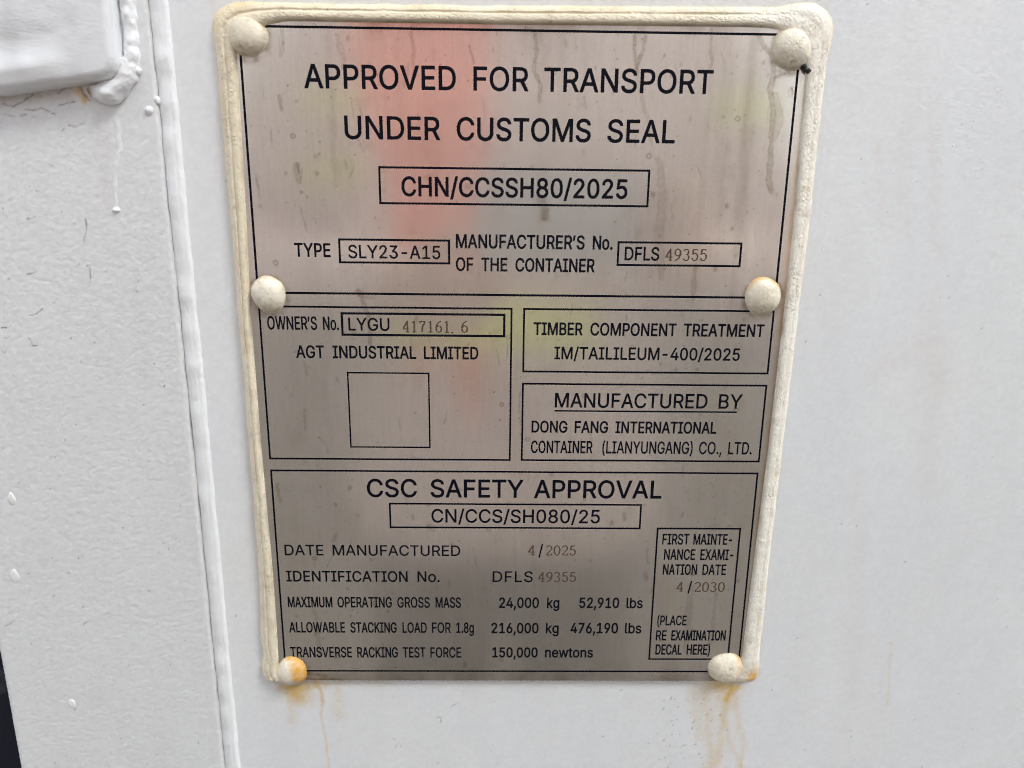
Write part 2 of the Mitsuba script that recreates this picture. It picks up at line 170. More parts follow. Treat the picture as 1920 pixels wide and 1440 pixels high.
TEXTS = [
    ('APPROVED FOR TRANSPORT', [(-77.98, -23.47), (-17.19, 2.78), (8.3, 69.56)], 109.78, 8.18),
    ('UNDER CUSTOMS SEAL', [(-64.23, -29.32), (-23.3, 25.91), (32.05, 57.0)], 92.59, 8.13),
    ('CHN/CCSSH80/2025', [(-43.99, 40.43)], 72.56, 7.16),
    ('TYPE', [(-85.09, -71.44)], 49.8, 5.24),
    ('SLY23-A15', [(-64.78, -29.81)], 49.52, 5.01),
    ("MANUFACTURER'S No.", [(-23.88, 25.09), (28.17, 35.81)], 53.72, 5.28),
    ('OF THE CONTAINER', [(-23.95, -17.23), (-14.26, -4.27), (-1.18, 29.26)], 45.11, 5.2),
    ('DFLS', [(40.52, 53.82)], 49.83, 5.16),
    ("OWNER'S No.", [(-97.3, -78.05), (-75.75, -69.6)], 21.75, 5.31),
    ('LYGU', [(-65.92, -49.94)], 21.65, 5.05),
    ('AGT INDUSTRIAL LIMITED', [(-86.85, -75.86), (-72.52, -39.8), (-36.75, -15.35)], 10.55, 5.1),
    ('TIMBER COMPONENT TREATMENT', [(6.25, 25.48), (28.52, 62.35), (65.21, 97.01)], 20.56, 5.1),
    ('IM/TAILILEUM-400/2025', [(14.65, 88.27)], 10.93, 5.06),
    ('MANUFACTURED BY', [(15.37, 76.85), (81.43, 90.91)], -8.84, 6.09),
    ('DONG FANG INTERNATIONAL', [(6.17, 20.74), (23.69, 37.25), (40.2, 81.42)], -19.49, 5.05),
    ('CONTAINER (LIANYUNGANG) CO., LTD.', [(6.09, 31.25), (35.23, 72.33), (74.92, 84.27), (86.93, 96.69)], -28.22, 5.33),
    ('CSC SAFETY APPROVAL', [(-61.21, -40.65), (-35.01, 3.3), (7.77, 60.76)], -47.9, 8.01),
    ('CN/CCS/SH080/25', [(-34.85, 35.56)], -59.14, 6.09),
    ('DATE MANUFACTURED', [(-96.77, -80.49), (-76.61, -22.96)], -74.41, 4.88),
    ('IDENTIFICATION No.', [(-96.87, -45.36), (-41.22, -31.74)], -86.62, 5.04),
    ('DFLS', [(-9.2, 7.96)], -86.48, 5.07),
    ('MAXIMUM OPERATING GROSS MASS', [(-96.97, -77.92), (-75.73, -52.42), (-50.13, -36.14), (-33.71, -22.75)], -98.88, 5.07),
    ('24,000 kg', [(-6.37, 10.85), (14.33, 19.68)], -98.86, 5.05),
    ('52,910 lbs', [(28.27, 45.53), (48.68, 55.74)], -98.77, 5.05),
    ('ALLOWABLE STACKING LOAD FOR 1.8g', [(-97.18, -73.02), (-70.71, -50.67), (-48.21, -37.65), (-35.41, -27.22), (-24.9, -17.2)], -111.08, 5.12),
    ('216,000 kg', [(-9.65, 10.96), (14.13, 19.74)], -111.17, 5.11),
    ('476,190 lbs', [(24.83, 45.62), (48.66, 55.86)], -111.09, 5.12),
    ('TRANSVERSE RACKING TEST FORCE', [(-97.41, -70.55), (-68.28, -50.46), (-48.35, -38.42), (-36.31, -22.81)], -123.31, 5.16),
    ('150,000 newtons', [(-9.22, 10.83), (14.03, 35.16)], -123.15, 5.05),
    ('FIRST MAINTE-', [(62.42, 73.84), (75.57, 92.02)], -68.69, 4.97),
    ('NANCE EXAMI-', [(63.55, 76.84), (79.05, 93.18)], -75.79, 5.03),
    ('NATION DATE', [(63.51, 78.18), (80.47, 90.66)], -82.78, 4.99),
    ('(PLACE', [(62.55, 75.39)], -107.08, 4.82),
    ('RE EXAMINATION', [(62.44, 67.04), (69.18, 93.11)], -114.52, 5.05),
    ('DECAL HERE)', [(62.65, 74.27), (76.42, 86.77)], -121.62, 5.21),
    ('/', [(10.13, 12.03)], -74.25, 5.3),
    ('/', [(74.81, 76.47)], -90.92, 5.07),
]
STAMPS = [
    ('49355', 56.17, 72.28, 50.0, 4.36),
    ('417161', -44.86, -26.19, 21.23, 4.44),
    ('6', -22.11, -19.28, 21.32, 4.44),
    ('4', 5.73, 8.74, -73.72, 4.38),
    ('2025', 13.2, 26.1, -73.86, 4.46),
    ('49355', 10.24, 26.58, -86.29, 4.55),
    ('4', 69.83, 72.96, -90.61, 4.44),
    ('2030', 77.52, 90.77, -90.73, 4.49),
]
STREAKS = [
    ('t', 0.35, 1.0, [(-39.1, 130.7), (-39.4, 127.9), (-38.2, 123.7), (-38.8, 119.3), (-38.2, 114.9)]),
    ('t', 0.3, 1.0, [(-65.5, 127.5), (-65.2, 123.7), (-63.4, 119.5), (-64.0, 116.7)]),
    ('t', 0.3, 1.0, [(-84.9, 128.6), (-84.5, 123.9), (-85.8, 120.6)]),
    ('t', 0.5, 1.0, [(1.3, 130.9), (4.7, 129.6), (5.4, 122.6), (4.4, 117.3), (7.0, 112.3), (6.9, 106.5)]),
    ('t', 0.55, 0.8, [(40.3, 128.7), (40.3, 124.7), (41.4, 119.4), (41.9, 116.9)]),
    ('t', 0.5, 0.8, [(44.3, 128.8), (43.6, 124.6), (42.5, 121.0), (41.5, 117.8)]),
    ('t', 0.25, 1.2, [(42.0, 116.0), (44.4, 107.0), (46.3, 101.2), (48.5, 92.3)]),
    ('t', 0.4, 0.8, [(67.6, 131.4), (67.8, 127.0), (67.8, 123.5), (68.8, 120.9), (67.9, 118.2)]),
    ('t', 0.5, 1.5, [(84.4, 129.7), (86.9, 125.9), (90.0, 123.3), (91.1, 118.5), (91.4, 114.7), (90.6, 111.5), (92.5, 103.8), (92.5, 96.6), (92.9, 92.5), (93.1, 84.0), (93.0, 80.6), (94.7, 76.2)]),
    ('t', 0.45, 0.8, [(97.4, 119.5), (95.1, 117.1), (91.9, 115.7)]),
    ('t', 0.3, 1.9, [(92.9, 109.5), (95.0, 103.1), (94.4, 94.8)]),
    ('t', 0.5, 2.1, [(7.6, 72.4), (10.5, 68.4), (9.8, 65.0)]),
    ('t', 0.25, 2.5, [(51.5, 86.7), (53.9, 73.3), (53.2, 61.6), (55.1, 43.5)]),
    ('t', 0.5, 1.2, [(-61.5, 37.0), (-60.0, 34.1), (-58.1, 28.0), (-57.6, 21.1), (-57.9, 16.8)]),
    ('t', 0.3, 2.1, [(-60.9, 36.2), (-55.8, 35.0)]),
    ('t', 0.3, 0.8, [(-84.0, 9.1), (-83.0, 4.0)]),
    ('t', 0.35, 0.8, [(-85.1, -10.5), (-84.9, -18.6)]),
    ('t', 0.35, 1.2, [(68.0, 48.4), (67.8, 42.2), (68.1, 35.5)]),
    ('t', 0.35, 1.7, [(9.3, 67.0), (10.6, 64.7)]),
    ('t', 0.3, 1.0, [(-86.1, -99.7), (-85.0, -104.3), (-84.6, -109.5)]),
    ('t', 0.35, 1.7, [(-85.1, -110.8), (-85.2, -117.4), (-84.5, -122.1)]),
    ('y', 0.55, 0.8, [(65.5, -85.9), (67.6, -89.9), (67.5, -95.3), (69.0, -97.6)]),
    ('y', 0.5, 0.6, [(69.0, -97.9), (70.5, -99.2), (69.7, -101.2), (67.6, -100.7), (67.0, -98.7), (69.0, -97.9)]),
    ('t', 0.4, 1.2, [(55.6, -81.4), (56.7, -84.9)]),
    ('g', 0.35, 1.0, [(-82.2, 83.7), (-81.6, 80.3)]),
    ('t', 0.4, 1.7, [(-82.4, 82.8), (-82.0, 77.8)]),
    ('g', 0.25, 0.6, [(-61.2, 83.0), (-63.2, 78.8)]),
    ('g', 0.25, 0.5, [(-58.6, 90.9), (-57.5, 88.0)]),
    ('g', 0.3, 0.5, [(-81.8, 67.9), (-80.1, 59.1)]),
    ('g', 0.2, 0.5, [(-97.7, 78.0), (-96.9, 71.9)]),
    ('g', 0.25, 0.6, [(-8.0, 14.7), (-7.1, 8.7)]),
    ('g', 0.3, 0.6, [(1.3, -2.5), (1.0, -11.4)]),
    ('g', 0.3, 0.6, [(-27.9, -10.5), (-29.1, -16.1)]),
    ('t', 0.5, 1.0, [(-87.0, 106.7), (-86.5, 102.5)]),
    ('t', 0.35, 0.6, [(-18.6, 124.9), (-17.1, 119.1)]),
    ('g', 0.25, 0.5, [(57.3, 70.9), (57.8, 65.2)]),
    ('g', 0.25, 0.5, [(22.8, 108.2), (23.9, 104.4)]),
    ('g', 0.2, 0.4, [(-74.2, -69.1), (-79.6, -80.0)]),
    ('g', 0.25, 0.6, [(-17.3, -70.8), (-15.9, -79.7)]),
    ('g', 0.3, 1.2, [(-74.9, -64.8), (-76.1, -67.7)]),
    ('t', 0.4, 1.2, [(-97.9, -43.0), (-97.0, -50.0)]),
    ('g', 0.35, 0.5, [(55.9, -70.9), (57.0, -77.6)]),
    ('g', 0.35, 1.5, [(45.6, -55.1), (45.9, -57.3)]),
    ('t', 0.3, 1.7, [(-36.2, -60.4), (-34.2, -62.1)]),
    ('g', 0.2, 0.5, [(-75.2, -101.7), (-76.3, -109.5)]),
    ('t', 0.25, 2.1, [(76.0, -88.4), (76.3, -109.0), (75.9, -119.6)]),
    ('t', 0.25, 1.2, [(87.0, -90.9), (87.3, -106.4), (86.3, -116.9)]),
    ('t', 0.4, 0.8, [(-71.7, -89.5), (-70.4, -90.5)]),
    ('r', 0.8, 1.0, [(-91.7, -133.4), (-87.5, -134.4), (-75.8, -134.4)]),
    ('r', 0.4, 1.7, [(-90.9, -131.2), (-82.8, -132.8)]),
]
WALL_STREAKS = [
    ('r', 0.7, 4.2, [(-102.6, -139.8), (-91.9, -140.3)]),
    ('r', 0.6, 3.3, [(-95.4, -139.2), (-83.5, -138.6)]),
    ('r', 0.45, 12.5, [(-99.1, -140.8), (-95.7, -143.0)]),
    ('r', 0.75, 4.6, [(92.2, -139.4), (102.0, -140.0)]),
    ('r', 0.4, 14.6, [(93.6, -141.7), (98.3, -145.5)]),
    ('r', 0.85, 6.2, [(-99.0, -140.3), (-96.6, -143.0)]),
    ('r', 0.65, 8.3, [(-98.4, -141.9), (-95.8, -145.2)]),
    ('r', 0.3, 4.6, [(-99.4, -145.8), (-99.8, -156.9)]),
    ('r', 0.8, 2.5, [(-87.7, -137.0), (-85.6, -142.5), (-84.9, -146.9)]),
    ('r', 0.5, 1.2, [(-85.1, -146.3), (-86.2, -154.1), (-85.6, -160.3), (-84.6, -169.7), (-84.1, -182.7), (-83.8, -191.5)]),
    ('r', 0.28, 4.6, [(-77.8, -137.5), (-77.5, -145.8), (-77.6, -154.1)]),
    ('r', 0.3, 1.9, [(-88.2, -137.6), (-71.6, -137.5), (-55.0, -137.5)]),
    ('t', 0.2, 2.5, [(-88.2, -138.1), (-47.9, -138.0), (-14.6, -138.2), (81.3, -138.1)]),
    ('r', 0.95, 2.7, [(98.7, -138.9), (98.1, -142.8), (97.2, -146.1)]),
    ('r', 0.9, 1.7, [(101.7, -139.4), (99.5, -142.8)]),
    ('r', 0.95, 1.0, [(97.6, -142.8), (97.2, -147.2)]),
    ('r', 0.6, 9.2, [(91.0, -138.3), (96.5, -141.7)]),
    ('r', 0.36, 4.6, [(88.0, -138.3), (87.2, -145.6), (88.8, -156.8), (91.1, -171.1), (93.2, -188.7)]),
    ('r', 0.38, 3.1, [(96.9, -146.1), (96.0, -155.4), (95.8, -168.2), (95.5, -179.8)]),
    ('r', 0.3, 2.9, [(101.1, -144.1), (103.2, -156.8), (106.2, -168.2), (107.0, -188.7)]),
    ('r', 0.28, 5.4, [(81.9, -139.5), (83.2, -151.2), (86.2, -165.3)]),
    ('r', 0.28, 2.5, [(96.8, -156.8), (101.5, -171.1), (107.5, -182.8)]),
    ('r', 0.14, 14.6, [(93.2, -151.1), (95.8, -182.8)]),
    ('r', 0.8, 0.8, [(167.8, -116.4), (168.0, -116.7)]),
    ('r', 0.22, 1.2, [(168.1, -117.0), (169.0, -128.9), (170.8, -148.2)]),
    ('r', 0.6, 0.8, [(133.3, 93.6), (133.4, 93.4)]),
    ('p', 0.22, 3.3, [(133.6, 93.2), (136.2, 80.2), (139.3, 64.5)]),
    ('p', 0.2, 4.6, [(151.4, 106.9), (155.9, 84.3), (162.8, 52.7)]),
    ('p', 0.16, 8.3, [(144.1, 5.9), (163.8, 19.1), (170.8, 1.7)]),
    ('p', 0.14, 10.4, [(141.3, -39.9), (149.9, -89.2), (154.4, -142.7)]),
    ('p', 0.16, 8.3, [(138.3, 135.5), (144.4, 106.8), (146.5, 64.6)]),
    ('p', 0.12, 12.5, [(161.2, 36.1), (175.0, -39.7)]),
    ('g', 0.1, 18.8, [(121.8, 48.2), (136.8, -39.9), (143.8, -115.4)]),
    ('g', 0.1, 22.9, [(173.5, 88.4), (197.6, -39.5)]),
    ('d', 0.5, 0.3, [(-33.9, -155.2), (-31.9, -155.5), (-32.5, -158.6)]),
    ('d', 0.4, 0.2, [(-27.8, -149.9), (-24.7, -147.9)]),
    ('d', 0.4, 0.3, [(-54.7, -166.5), (-53.0, -167.4)]),
    ('d', 0.3, 0.2, [(-53.6, -171.7), (-51.6, -168.8), (-50.7, -171.1)]),
]
POST_STREAKS = [
    ('d', 0.8, 0.29, [(-186.3, 103.1), (-185.0, 102.6), (-182.7, 102.2), (-180.1, 103.4), (-177.6, 104.8), (-174.9, 106.3)]),
    ('d', 0.9, 0.33, [(-178.8, 101.1), (-175.8, 101.0), (-172.8, 101.9), (-170.6, 100.8), (-168.3, 99.7)]),
    ('d', 0.8, 0.29, [(-166.5, 102.7), (-164.0, 103.4), (-160.8, 104.1)]),
    ('d', 0.7, 0.33, [(-180.8, 99.1), (-178.8, 99.6)]),
    ('d', 0.7, 0.52, [(-176.3, 98.8), (-175.0, 98.7)]),
    ('d', 0.5, 0.25, [(-186.4, 99.5), (-182.7, 98.8)]),
    ('d', 0.6, 0.25, [(-164.1, 96.1), (-161.2, 95.7), (-158.2, 96.9)]),
    ('d', 0.6, 0.29, [(-166.4, 106.7), (-163.8, 108.5), (-161.4, 108.8)]),
    ('b', 1.0, 0.83, [(-158.1, 109.0), (-157.3, 107.3), (-156.6, 105.9)]),
    ('b', 1.0, 0.62, [(-157.4, 106.8), (-155.3, 104.6)]),
    ('r', 0.75, 2.71, [(-158.9, 108.1), (-157.0, 104.8)]),
    ('t', 0.4, 4.58, [(-189.4, 104.4), (-181.7, 105.1), (-172.2, 105.7), (-162.7, 106.3)]),  # grime band below the lug that also paints in its shade
    ('d', 0.9, 0.29, [(-162.0, 62.8), (-162.0, 61.4), (-162.0, 60.4)]),
    ('d', 0.5, 0.21, [(-162.0, 60.4), (-163.1, 56.7), (-164.1, 54.2)]),
    ('d', 0.7, 0.29, [(-179.1, 73.2), (-177.8, 72.5)]),
    ('d', 0.5, 0.21, [(-166.7, 94.0), (-165.7, 95.0)]),
    ('d', 0.5, 0.25, [(-172.7, 82.6), (-171.3, 81.7)]),
    ('d', 0.5, 0.25, [(-183.4, 62.6), (-180.8, 63.3)]),
    ('d', 0.8, 0.33, [(-186.9, 42.3), (-183.6, 42.8)]),
    ('d', 0.6, 0.27, [(-194.9, 40.7), (-193.7, 40.5), (-194.6, 39.7)]),
    ('d', 0.8, 0.29, [(-188.0, 26.6), (-185.7, 26.9), (-183.3, 28.9)]),
    ('d', 0.9, 0.42, [(-188.8, 14.6), (-186.9, 14.6)]),
    ('d', 0.5, 0.21, [(-190.1, 17.5), (-188.7, 14.8)]),
    ('d', 0.9, 0.42, [(-199.7, 21.5), (-197.9, 21.6)]),
    ('d', 0.6, 0.25, [(-163.9, 45.6), (-162.8, 45.1), (-163.4, 39.3)]),
    ('d', 0.5, 0.25, [(-178.9, 31.4), (-177.9, 31.5)]),
    ('d', 0.6, 0.29, [(-200.9, 12.4), (-199.9, 11.8)]),
    ('d', 0.8, 0.42, [(-162.9, -62.0), (-162.5, -62.3)]),
    ('d', 0.8, 0.33, [(-188.5, -83.1), (-187.7, -83.2)]),
    ('d', 0.8, 0.38, [(-196.1, -93.9), (-195.4, -93.6)]),
    ('d', 0.7, 0.38, [(-184.3, -98.9), (-184.0, -99.1)]),
    ('d', 0.7, 0.46, [(-155.7, -91.2), (-155.3, -91.2)]),
    ('d', 0.5, 0.21, [(-185.6, -107.5), (-182.4, -105.3)]),
    ('d', 0.5, 0.21, [(-217.9, -108.0), (-214.1, -105.4)]),
    ('d', 0.6, 0.29, [(-181.3, -55.3), (-180.5, -55.5)]),
    ('d', 0.5, 0.29, [(-149.6, -73.3), (-149.1, -73.3)]),
    ('d', 0.9, 0.5, [(-180.1, 114.9), (-179.9, 114.4)]),
    ('t', 0.14, 8.33, [(-151.3, 98.8), (-153.2, 84.0), (-154.1, 68.9)]),
    ('t', 0.1, 6.25, [(-146.4, 41.5), (-146.3, 21.0), (-147.0, -0.3)]),
]
SEAL_OUT = [(-108.8, -137.8), (-110.8, -132.7), (-110.9, -127.3), (-109.7, -123.6), (-110.4, -116.7), (-108.9, -85.2), (-108.6, -27.6), (-108.9, 41.5), (-108.9, 58.7), (-109.3, 91.4), (-109.4, 120.3), (-109.9, 128.3), (-109.4, 132.2), (-107.7, 135.0), (-105.2, 137.1), (-102.1, 138.3), (-93.9, 138.4), (-84.3, 138.2), (-52.6, 138.4), (-3.5, 138.5), (42.0, 139.0), (80.2, 139.3), (90.3, 139.5), (95.3, 140.5), (99.1, 141.2), (104.8, 141.1), (109.3, 138.9), (111.9, 135.2), (112.2, 130.8), (111.1, 120.9), (111.1, 115.3), (110.9, 93.3), (111.2, 64.2), (110.7, 42.5), (110.1, -25.6), (109.7, -71.7), (109.8, -123.5), (110.3, -129.0), (109.9, -134.5), (107.7, -137.2)]
SEAL_IN = [(-98.2, -136.3), (-102.8, -131.2), (-102.9, -125.9), (-102.7, -124.0), (-102.4, -104.4), (-102.3, -84.1), (-103.2, -25.7), (-103.3, 29.4), (-102.3, 60.8), (-101.7, 92.2), (-101.3, 121.1), (-100.7, 123.7), (-99.4, 126.3), (-96.8, 128.1), (-93.9, 129.0), (-90.1, 130.3), (-86.3, 131.2), (-83.0, 131.8), (-52.5, 131.8), (-3.5, 131.8), (42.0, 132.1), (80.1, 132.3), (87.8, 132.1), (92.6, 131.4), (95.7, 129.9), (97.8, 128.2), (100.0, 125.7), (101.7, 122.2), (102.4, 119.6), (102.8, 116.0), (102.8, 114.2), (103.3, 89.3), (104.0, 64.2), (104.0, 37.7), (103.3, -24.9), (102.2, -70.7), (101.1, -122.1), (100.3, -126.2), (99.3, -130.8), (97.4, -136.0)]
LUG_RUN = [(-146.6, 98.0), (-146.2, 93.4), (-146.5, 87.9), (-149.2, 80.4), (-150.1, 70.9), (-150.2, 65.1)]

# ------------------------------------------------------------------ the container's wall, post, weld and lug (white paint)
WHITE = np.array([0.728, 0.752, 0.768])
WTINT = {'t': (0.50, 0.46, 0.40), 'r': (0.60, 0.405, 0.12), 'd': (0.07, 0.065, 0.06), 'w': (0.86, 0.86, 0.86), 'b': (0.20, 0.075, 0.015), 'p': (0.66, 0.56, 0.52), 'g': (0.55, 0.57, 0.60)}
put('ground', trimesh.creation.box([24, 24, 0.1], T_ := trimesh.transformations.translation_matrix([0, -4, -1.22])), {'type': 'diffuse', 'reflectance': rgb(0.12, 0.108, 0.092)}, kind='structure', smooth=False)
C = 'shipping_container'
tag(C, 'white painted steel container wall with a post, weld seam and lug, carrying the data plate', 'shipping container')


def sheet(xs, zs, y, colour):
    X, Z = np.meshgrid(xs, zs)
    v = np.stack([X * MM, y, Z * MM], -1).reshape(-1, 3)
    return (v, grid_faces(len(zs), len(xs))), colour.reshape(-1, 3)


xs = np.r_[-131.0, np.arange(-127, 246, 0.6), np.geomspace(250, 1200, 14)]
zs = np.r_[-np.geomspace(190, 1150, 14)[::-1], np.arange(-186, 146, 0.6), np.geomspace(150, 1150, 14)]
st = StainsAndShade(xs, zs)
for i, (k, s, w, p) in enumerate(WALL_STREAKS):
    st.streak(k, s, w, p, 100 + i * 11)
for _ in range(150):        # grit, nibs and short scuffs in the paint
    st.speck('d', rng.uniform(0.25, 0.75), rng.uniform(-124, 240), rng.uniform(-184, 142), rng.uniform(0.15, 0.4), rng.uniform(0.15, 0.35), rng.uniform(0, 3))
for _ in range(70):
    st.speck('w', rng.uniform(0.4, 0.9), rng.uniform(-124, 240), rng.uniform(-184, 142), rng.uniform(0.15, 0.3), rng.uniform(0.3, 0.9), rng.normal(0.35, 0.5))
for _ in range(90):         # spatter below the plate
    st.speck('d', rng.uniform(0.2, 0.6), rng.normal(80, 8), -rng.uniform(142, 184), rng.uniform(0.15, 0.5), rng.uniform(0.15, 0.4), rng.uniform(0, 3))
X, Z = np.meshgrid(xs, zs)
st.add('t', np.s_[:, :], np.clip(0.05 * fn(X, Z * 0.18, 14, 5) + 0.02, 0, 1))
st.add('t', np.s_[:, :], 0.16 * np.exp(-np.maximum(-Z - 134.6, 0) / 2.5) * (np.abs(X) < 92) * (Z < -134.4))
st.add('r', np.s_[:, :], 0.10 * np.exp(-(np.maximum(np.abs(X) - 109.5, 0) / 0.7) ** 2) * (Z > -135))
col = st.colour(WHITE, WTINT)
col *= 1 + 0.015 * fn(X, Z, 40, 8)[..., None] * [1, 0.6, -0.6]
col *= (1 + 0.045 * fn(X, Z, 1.3, 9, 2) + 0.02 * fn(X, Z * 0.2, 9, 12))[..., None]
y = WALL_Y + 0.00012 * fn(X, Z, 45, 3)
y = np.where((np.abs(X) < 114) & (Z > -142) & (Z < 146), WALL_Y, y)
peel = 0.6 * meshkit.noise(np.stack([(X + 0.5 * Z) / 1.35, (Z - 0.5 * X) / 1.15, 0 * X], -1), 17) + 0.4 * meshkit.noise(np.stack([X / 0.9, Z / 0.9, 0 * X], -1), 18)
y = y - 0.000085 * np.where((X > -127) & (X < 245) & (Z > -186) & (Z < 146), peel, 0.5)
m, c = sheet(xs, zs, y, col)
put('wall_panel', m, 'wall_paint', C, smooth=True, color=c)
# small paint nibs and scuffs standing proud of the wall
nibs = []
for _ in range(80):
    s = trimesh.creation.icosphere(2, 1.0)
    a = rng.normal(0.35, 0.4)
    s.apply_scale([rng.uniform(0.14, 0.28) * MM, 0.14 * MM, rng.uniform(0.25, 0.8) * MM])
    s.apply_transform(trimesh.transformations.rotation_matrix(a, [0, 1, 0]))
    x_, z_ = rng.uniform(-122, 240), rng.uniform(-182, 140)
    if -114 < x_ < 114 and z_ > -140:
        x_ = rng.uniform(114, 240)
    s.apply_translation([x_ * MM, WALL_Y, z_ * MM])
    nibs.append(s)
nb = trimesh.util.concatenate(nibs)
put('paint_nibs', nb, 'thick_paint', C, kind='stuff', smooth=True, color=np.tile(WHITE * 1.06, (len(nb.vertices), 1)))

# corner post: a rounded slab 2 mm proud of the wall, its right edge lapped by the weld
zs = np.r_[-np.geomspace(190, 1150, 14)[::-1], np.arange(-186, 142, 0.5), np.geomspace(146, 1150, 14)]
ang = np.linspace(0, np.pi / 2, 9)
RL, RR = 3.2, 1.7
left = [(-224.2 + RL * (1 - np.sin(a)), RL * (1 - np.cos(a))) for a in ang[::-1]]
mid = [(x, 0.0) for x in np.arange(-220.6, -133.2, 0.5)]
right = [(-131.0 - RR * (1 - np.sin(a)), RR * (1 - np.cos(a))) for a in ang]
prof = np.array([(-224.2, 70.0)] + left + mid + right + [(-131.0, 2.2)])
nx = len(prof)
X, Z = np.meshgrid(prof[:, 0], zs)
D = np.broadcast_to(prof[:, 1], X.shape)
near_edge = sstep(-136, -131, X)
X = X + near_edge * 0.28 * fn(Z * 0 + 3, Z, 9, 21) + near_edge * 0.10 * fn(Z * 0, Z, 1.6, 22)
st = StainsAndShade(prof[:, 0], zs)
xs_sorted = np.maximum.accumulate(prof[:, 0] + np.arange(nx) * 1e-7)
st.xs = xs_sorted
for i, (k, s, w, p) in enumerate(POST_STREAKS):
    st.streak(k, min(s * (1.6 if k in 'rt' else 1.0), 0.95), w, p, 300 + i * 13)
for _ in range(110):
    st.speck('d', rng.uniform(0.25, 0.8), rng.uniform(-222, -134), rng.uniform(-184, 100), rng.uniform(0.12, 0.45), rng.uniform(0.12, 0.3), rng.uniform(0, 3))
for _ in range(40):
    st.speck('w', rng.uniform(0.4, 0.9), rng.uniform(-222, -134), rng.uniform(-184, 100), rng.uniform(0.15, 0.25), rng.uniform(0.2, 0.8), rng.normal(0.35, 0.5))
st.add('t', np.s_[:, :], np.clip(0.05 + 0.08 * fn(X, Z * 0.3, 18, 6), 0, 1))
st.add('t', np.s_[:, :], 0.35 * np.exp(-((X + 131.3) / 0.45) ** 2))
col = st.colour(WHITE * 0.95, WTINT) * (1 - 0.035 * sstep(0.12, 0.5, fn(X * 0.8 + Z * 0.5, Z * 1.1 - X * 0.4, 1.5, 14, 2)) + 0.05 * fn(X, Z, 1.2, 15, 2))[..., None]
U_, V_ = 0.85 * X + 0.5 * Z, 0.85 * Z - 0.5 * X
peel = np.minimum(meshkit.noise(np.stack([U_ / 1.7, V_ / 1.15, 0 * X], -1), 27), 0.62) + 0.45 * meshkit.noise(np.stack([X / 0.95, Z / 0.95, 0 * X], -1), 28)
fine = np.where((Z > -186) & (Z < 142), 1.0, 0.0) * np.where(X < -132.5, 1.0, 0.4)
smooth_top = 1 - 0.6 * sstep(88, 106, Z)
v = np.stack([X * MM, D * MM + 0.0001 * fn(X, Z, 30, 4) - 0.00016 * peel * fine * smooth_top, Z * MM], -1).reshape(-1, 3)
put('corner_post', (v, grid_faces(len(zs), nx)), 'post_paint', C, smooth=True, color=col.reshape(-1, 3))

# paint run on the post: a shallow ridge ending in a bead
parts = []
run = np.array(LUG_RUN)
tt = np.linspace(0, 1, 90)
L = np.r_[0, np.cumsum(np.linalg.norm(np.diff(run, axis=0), axis=1))]
cx, cz = np.interp(tt * L[-1], L, run[:, 0]), np.interp(tt * L[-1], L, run[:, 1])
cx = cx + 0.3 * fn(cx * 0, cz, 4, 31)
w_ = (1.3 - 0.5 * tt) * (1 + 0.35 * fn(cx * 0 + 1, cz, 3, 33)) + 0.85 * np.exp(-((tt - 0.975) / 0.03) ** 2)
h_ = 0.28 * (0.6 + 0.8 * meshkit.fbm(np.stack([cx * 0, cz / 2.5, cx * 0], -1), 2, 12)) + 1.0 * np.exp(-((tt - 0.975) / 0.03) ** 2)
w_ *= np.sqrt(np.clip((1 - tt) / 0.035, 0.02, 1)); h_ *= np.sqrt(np.clip((1 - tt) / 0.03, 0, 1))
a_ = np.linspace(0, np.pi, 13)
v = np.stack([(cx[:, None] - w_[:, None] * np.cos(a_)), -h_[:, None] * np.sin(a_) + 0.06, cz[:, None] + 0 * a_], -1) * MM
put('paint_run', (v.reshape(-1, 3), grid_faces(90, 13, True)), 'thick_paint', C, label='long paint run ending in a bead below the lug', smooth=True, color=np.tile(WHITE, (90 * 13, 1)))

# vertical weld seam between the post and the wall panel
zz = np.arange(-400, 400, 0.7)
u = np.linspace(-1, 1, 25)
cx = -127.9 + 0.25 * fn(zz * 0, zz, 40, 41)
wd = 3.3 + 0.25 * fn(zz * 0 + 2, zz, 9, 42) + 0.14 * fn(zz * 0 + 2, zz, 2, 44)
hh = 2.35 + 0.45 * fn(zz * 0 + 4, zz, 7, 43, 1)
U, ZZ = np.meshgrid(u, zz)
prof_ = np.sqrt(np.clip(1 - np.abs(U) ** 2.3, 0, 1))
groove = 0.28 * np.exp(-((U - 0.42 - 0.1 * fn(ZZ * 0, ZZ, 15, 45)) / 0.12) ** 2) * (0.6 + 0.6 * fn(ZZ * 0 + 7, ZZ, 20, 46))
H = hh[:, None] * prof_ - groove + 0.10 * fn(U * 3, ZZ, 2.4, 47, 1)
v = np.stack([cx[:, None] + U * wd[:, None], WALL_Y * 1000 + 0.1 - H, ZZ], -1) * MM
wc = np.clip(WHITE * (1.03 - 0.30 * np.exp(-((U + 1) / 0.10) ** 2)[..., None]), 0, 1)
put('weld_seam', (v.reshape(-1, 3), grid_faces(len(zz), 25)), 'thick_paint', C, smooth=True, color=wc.reshape(-1, 3))

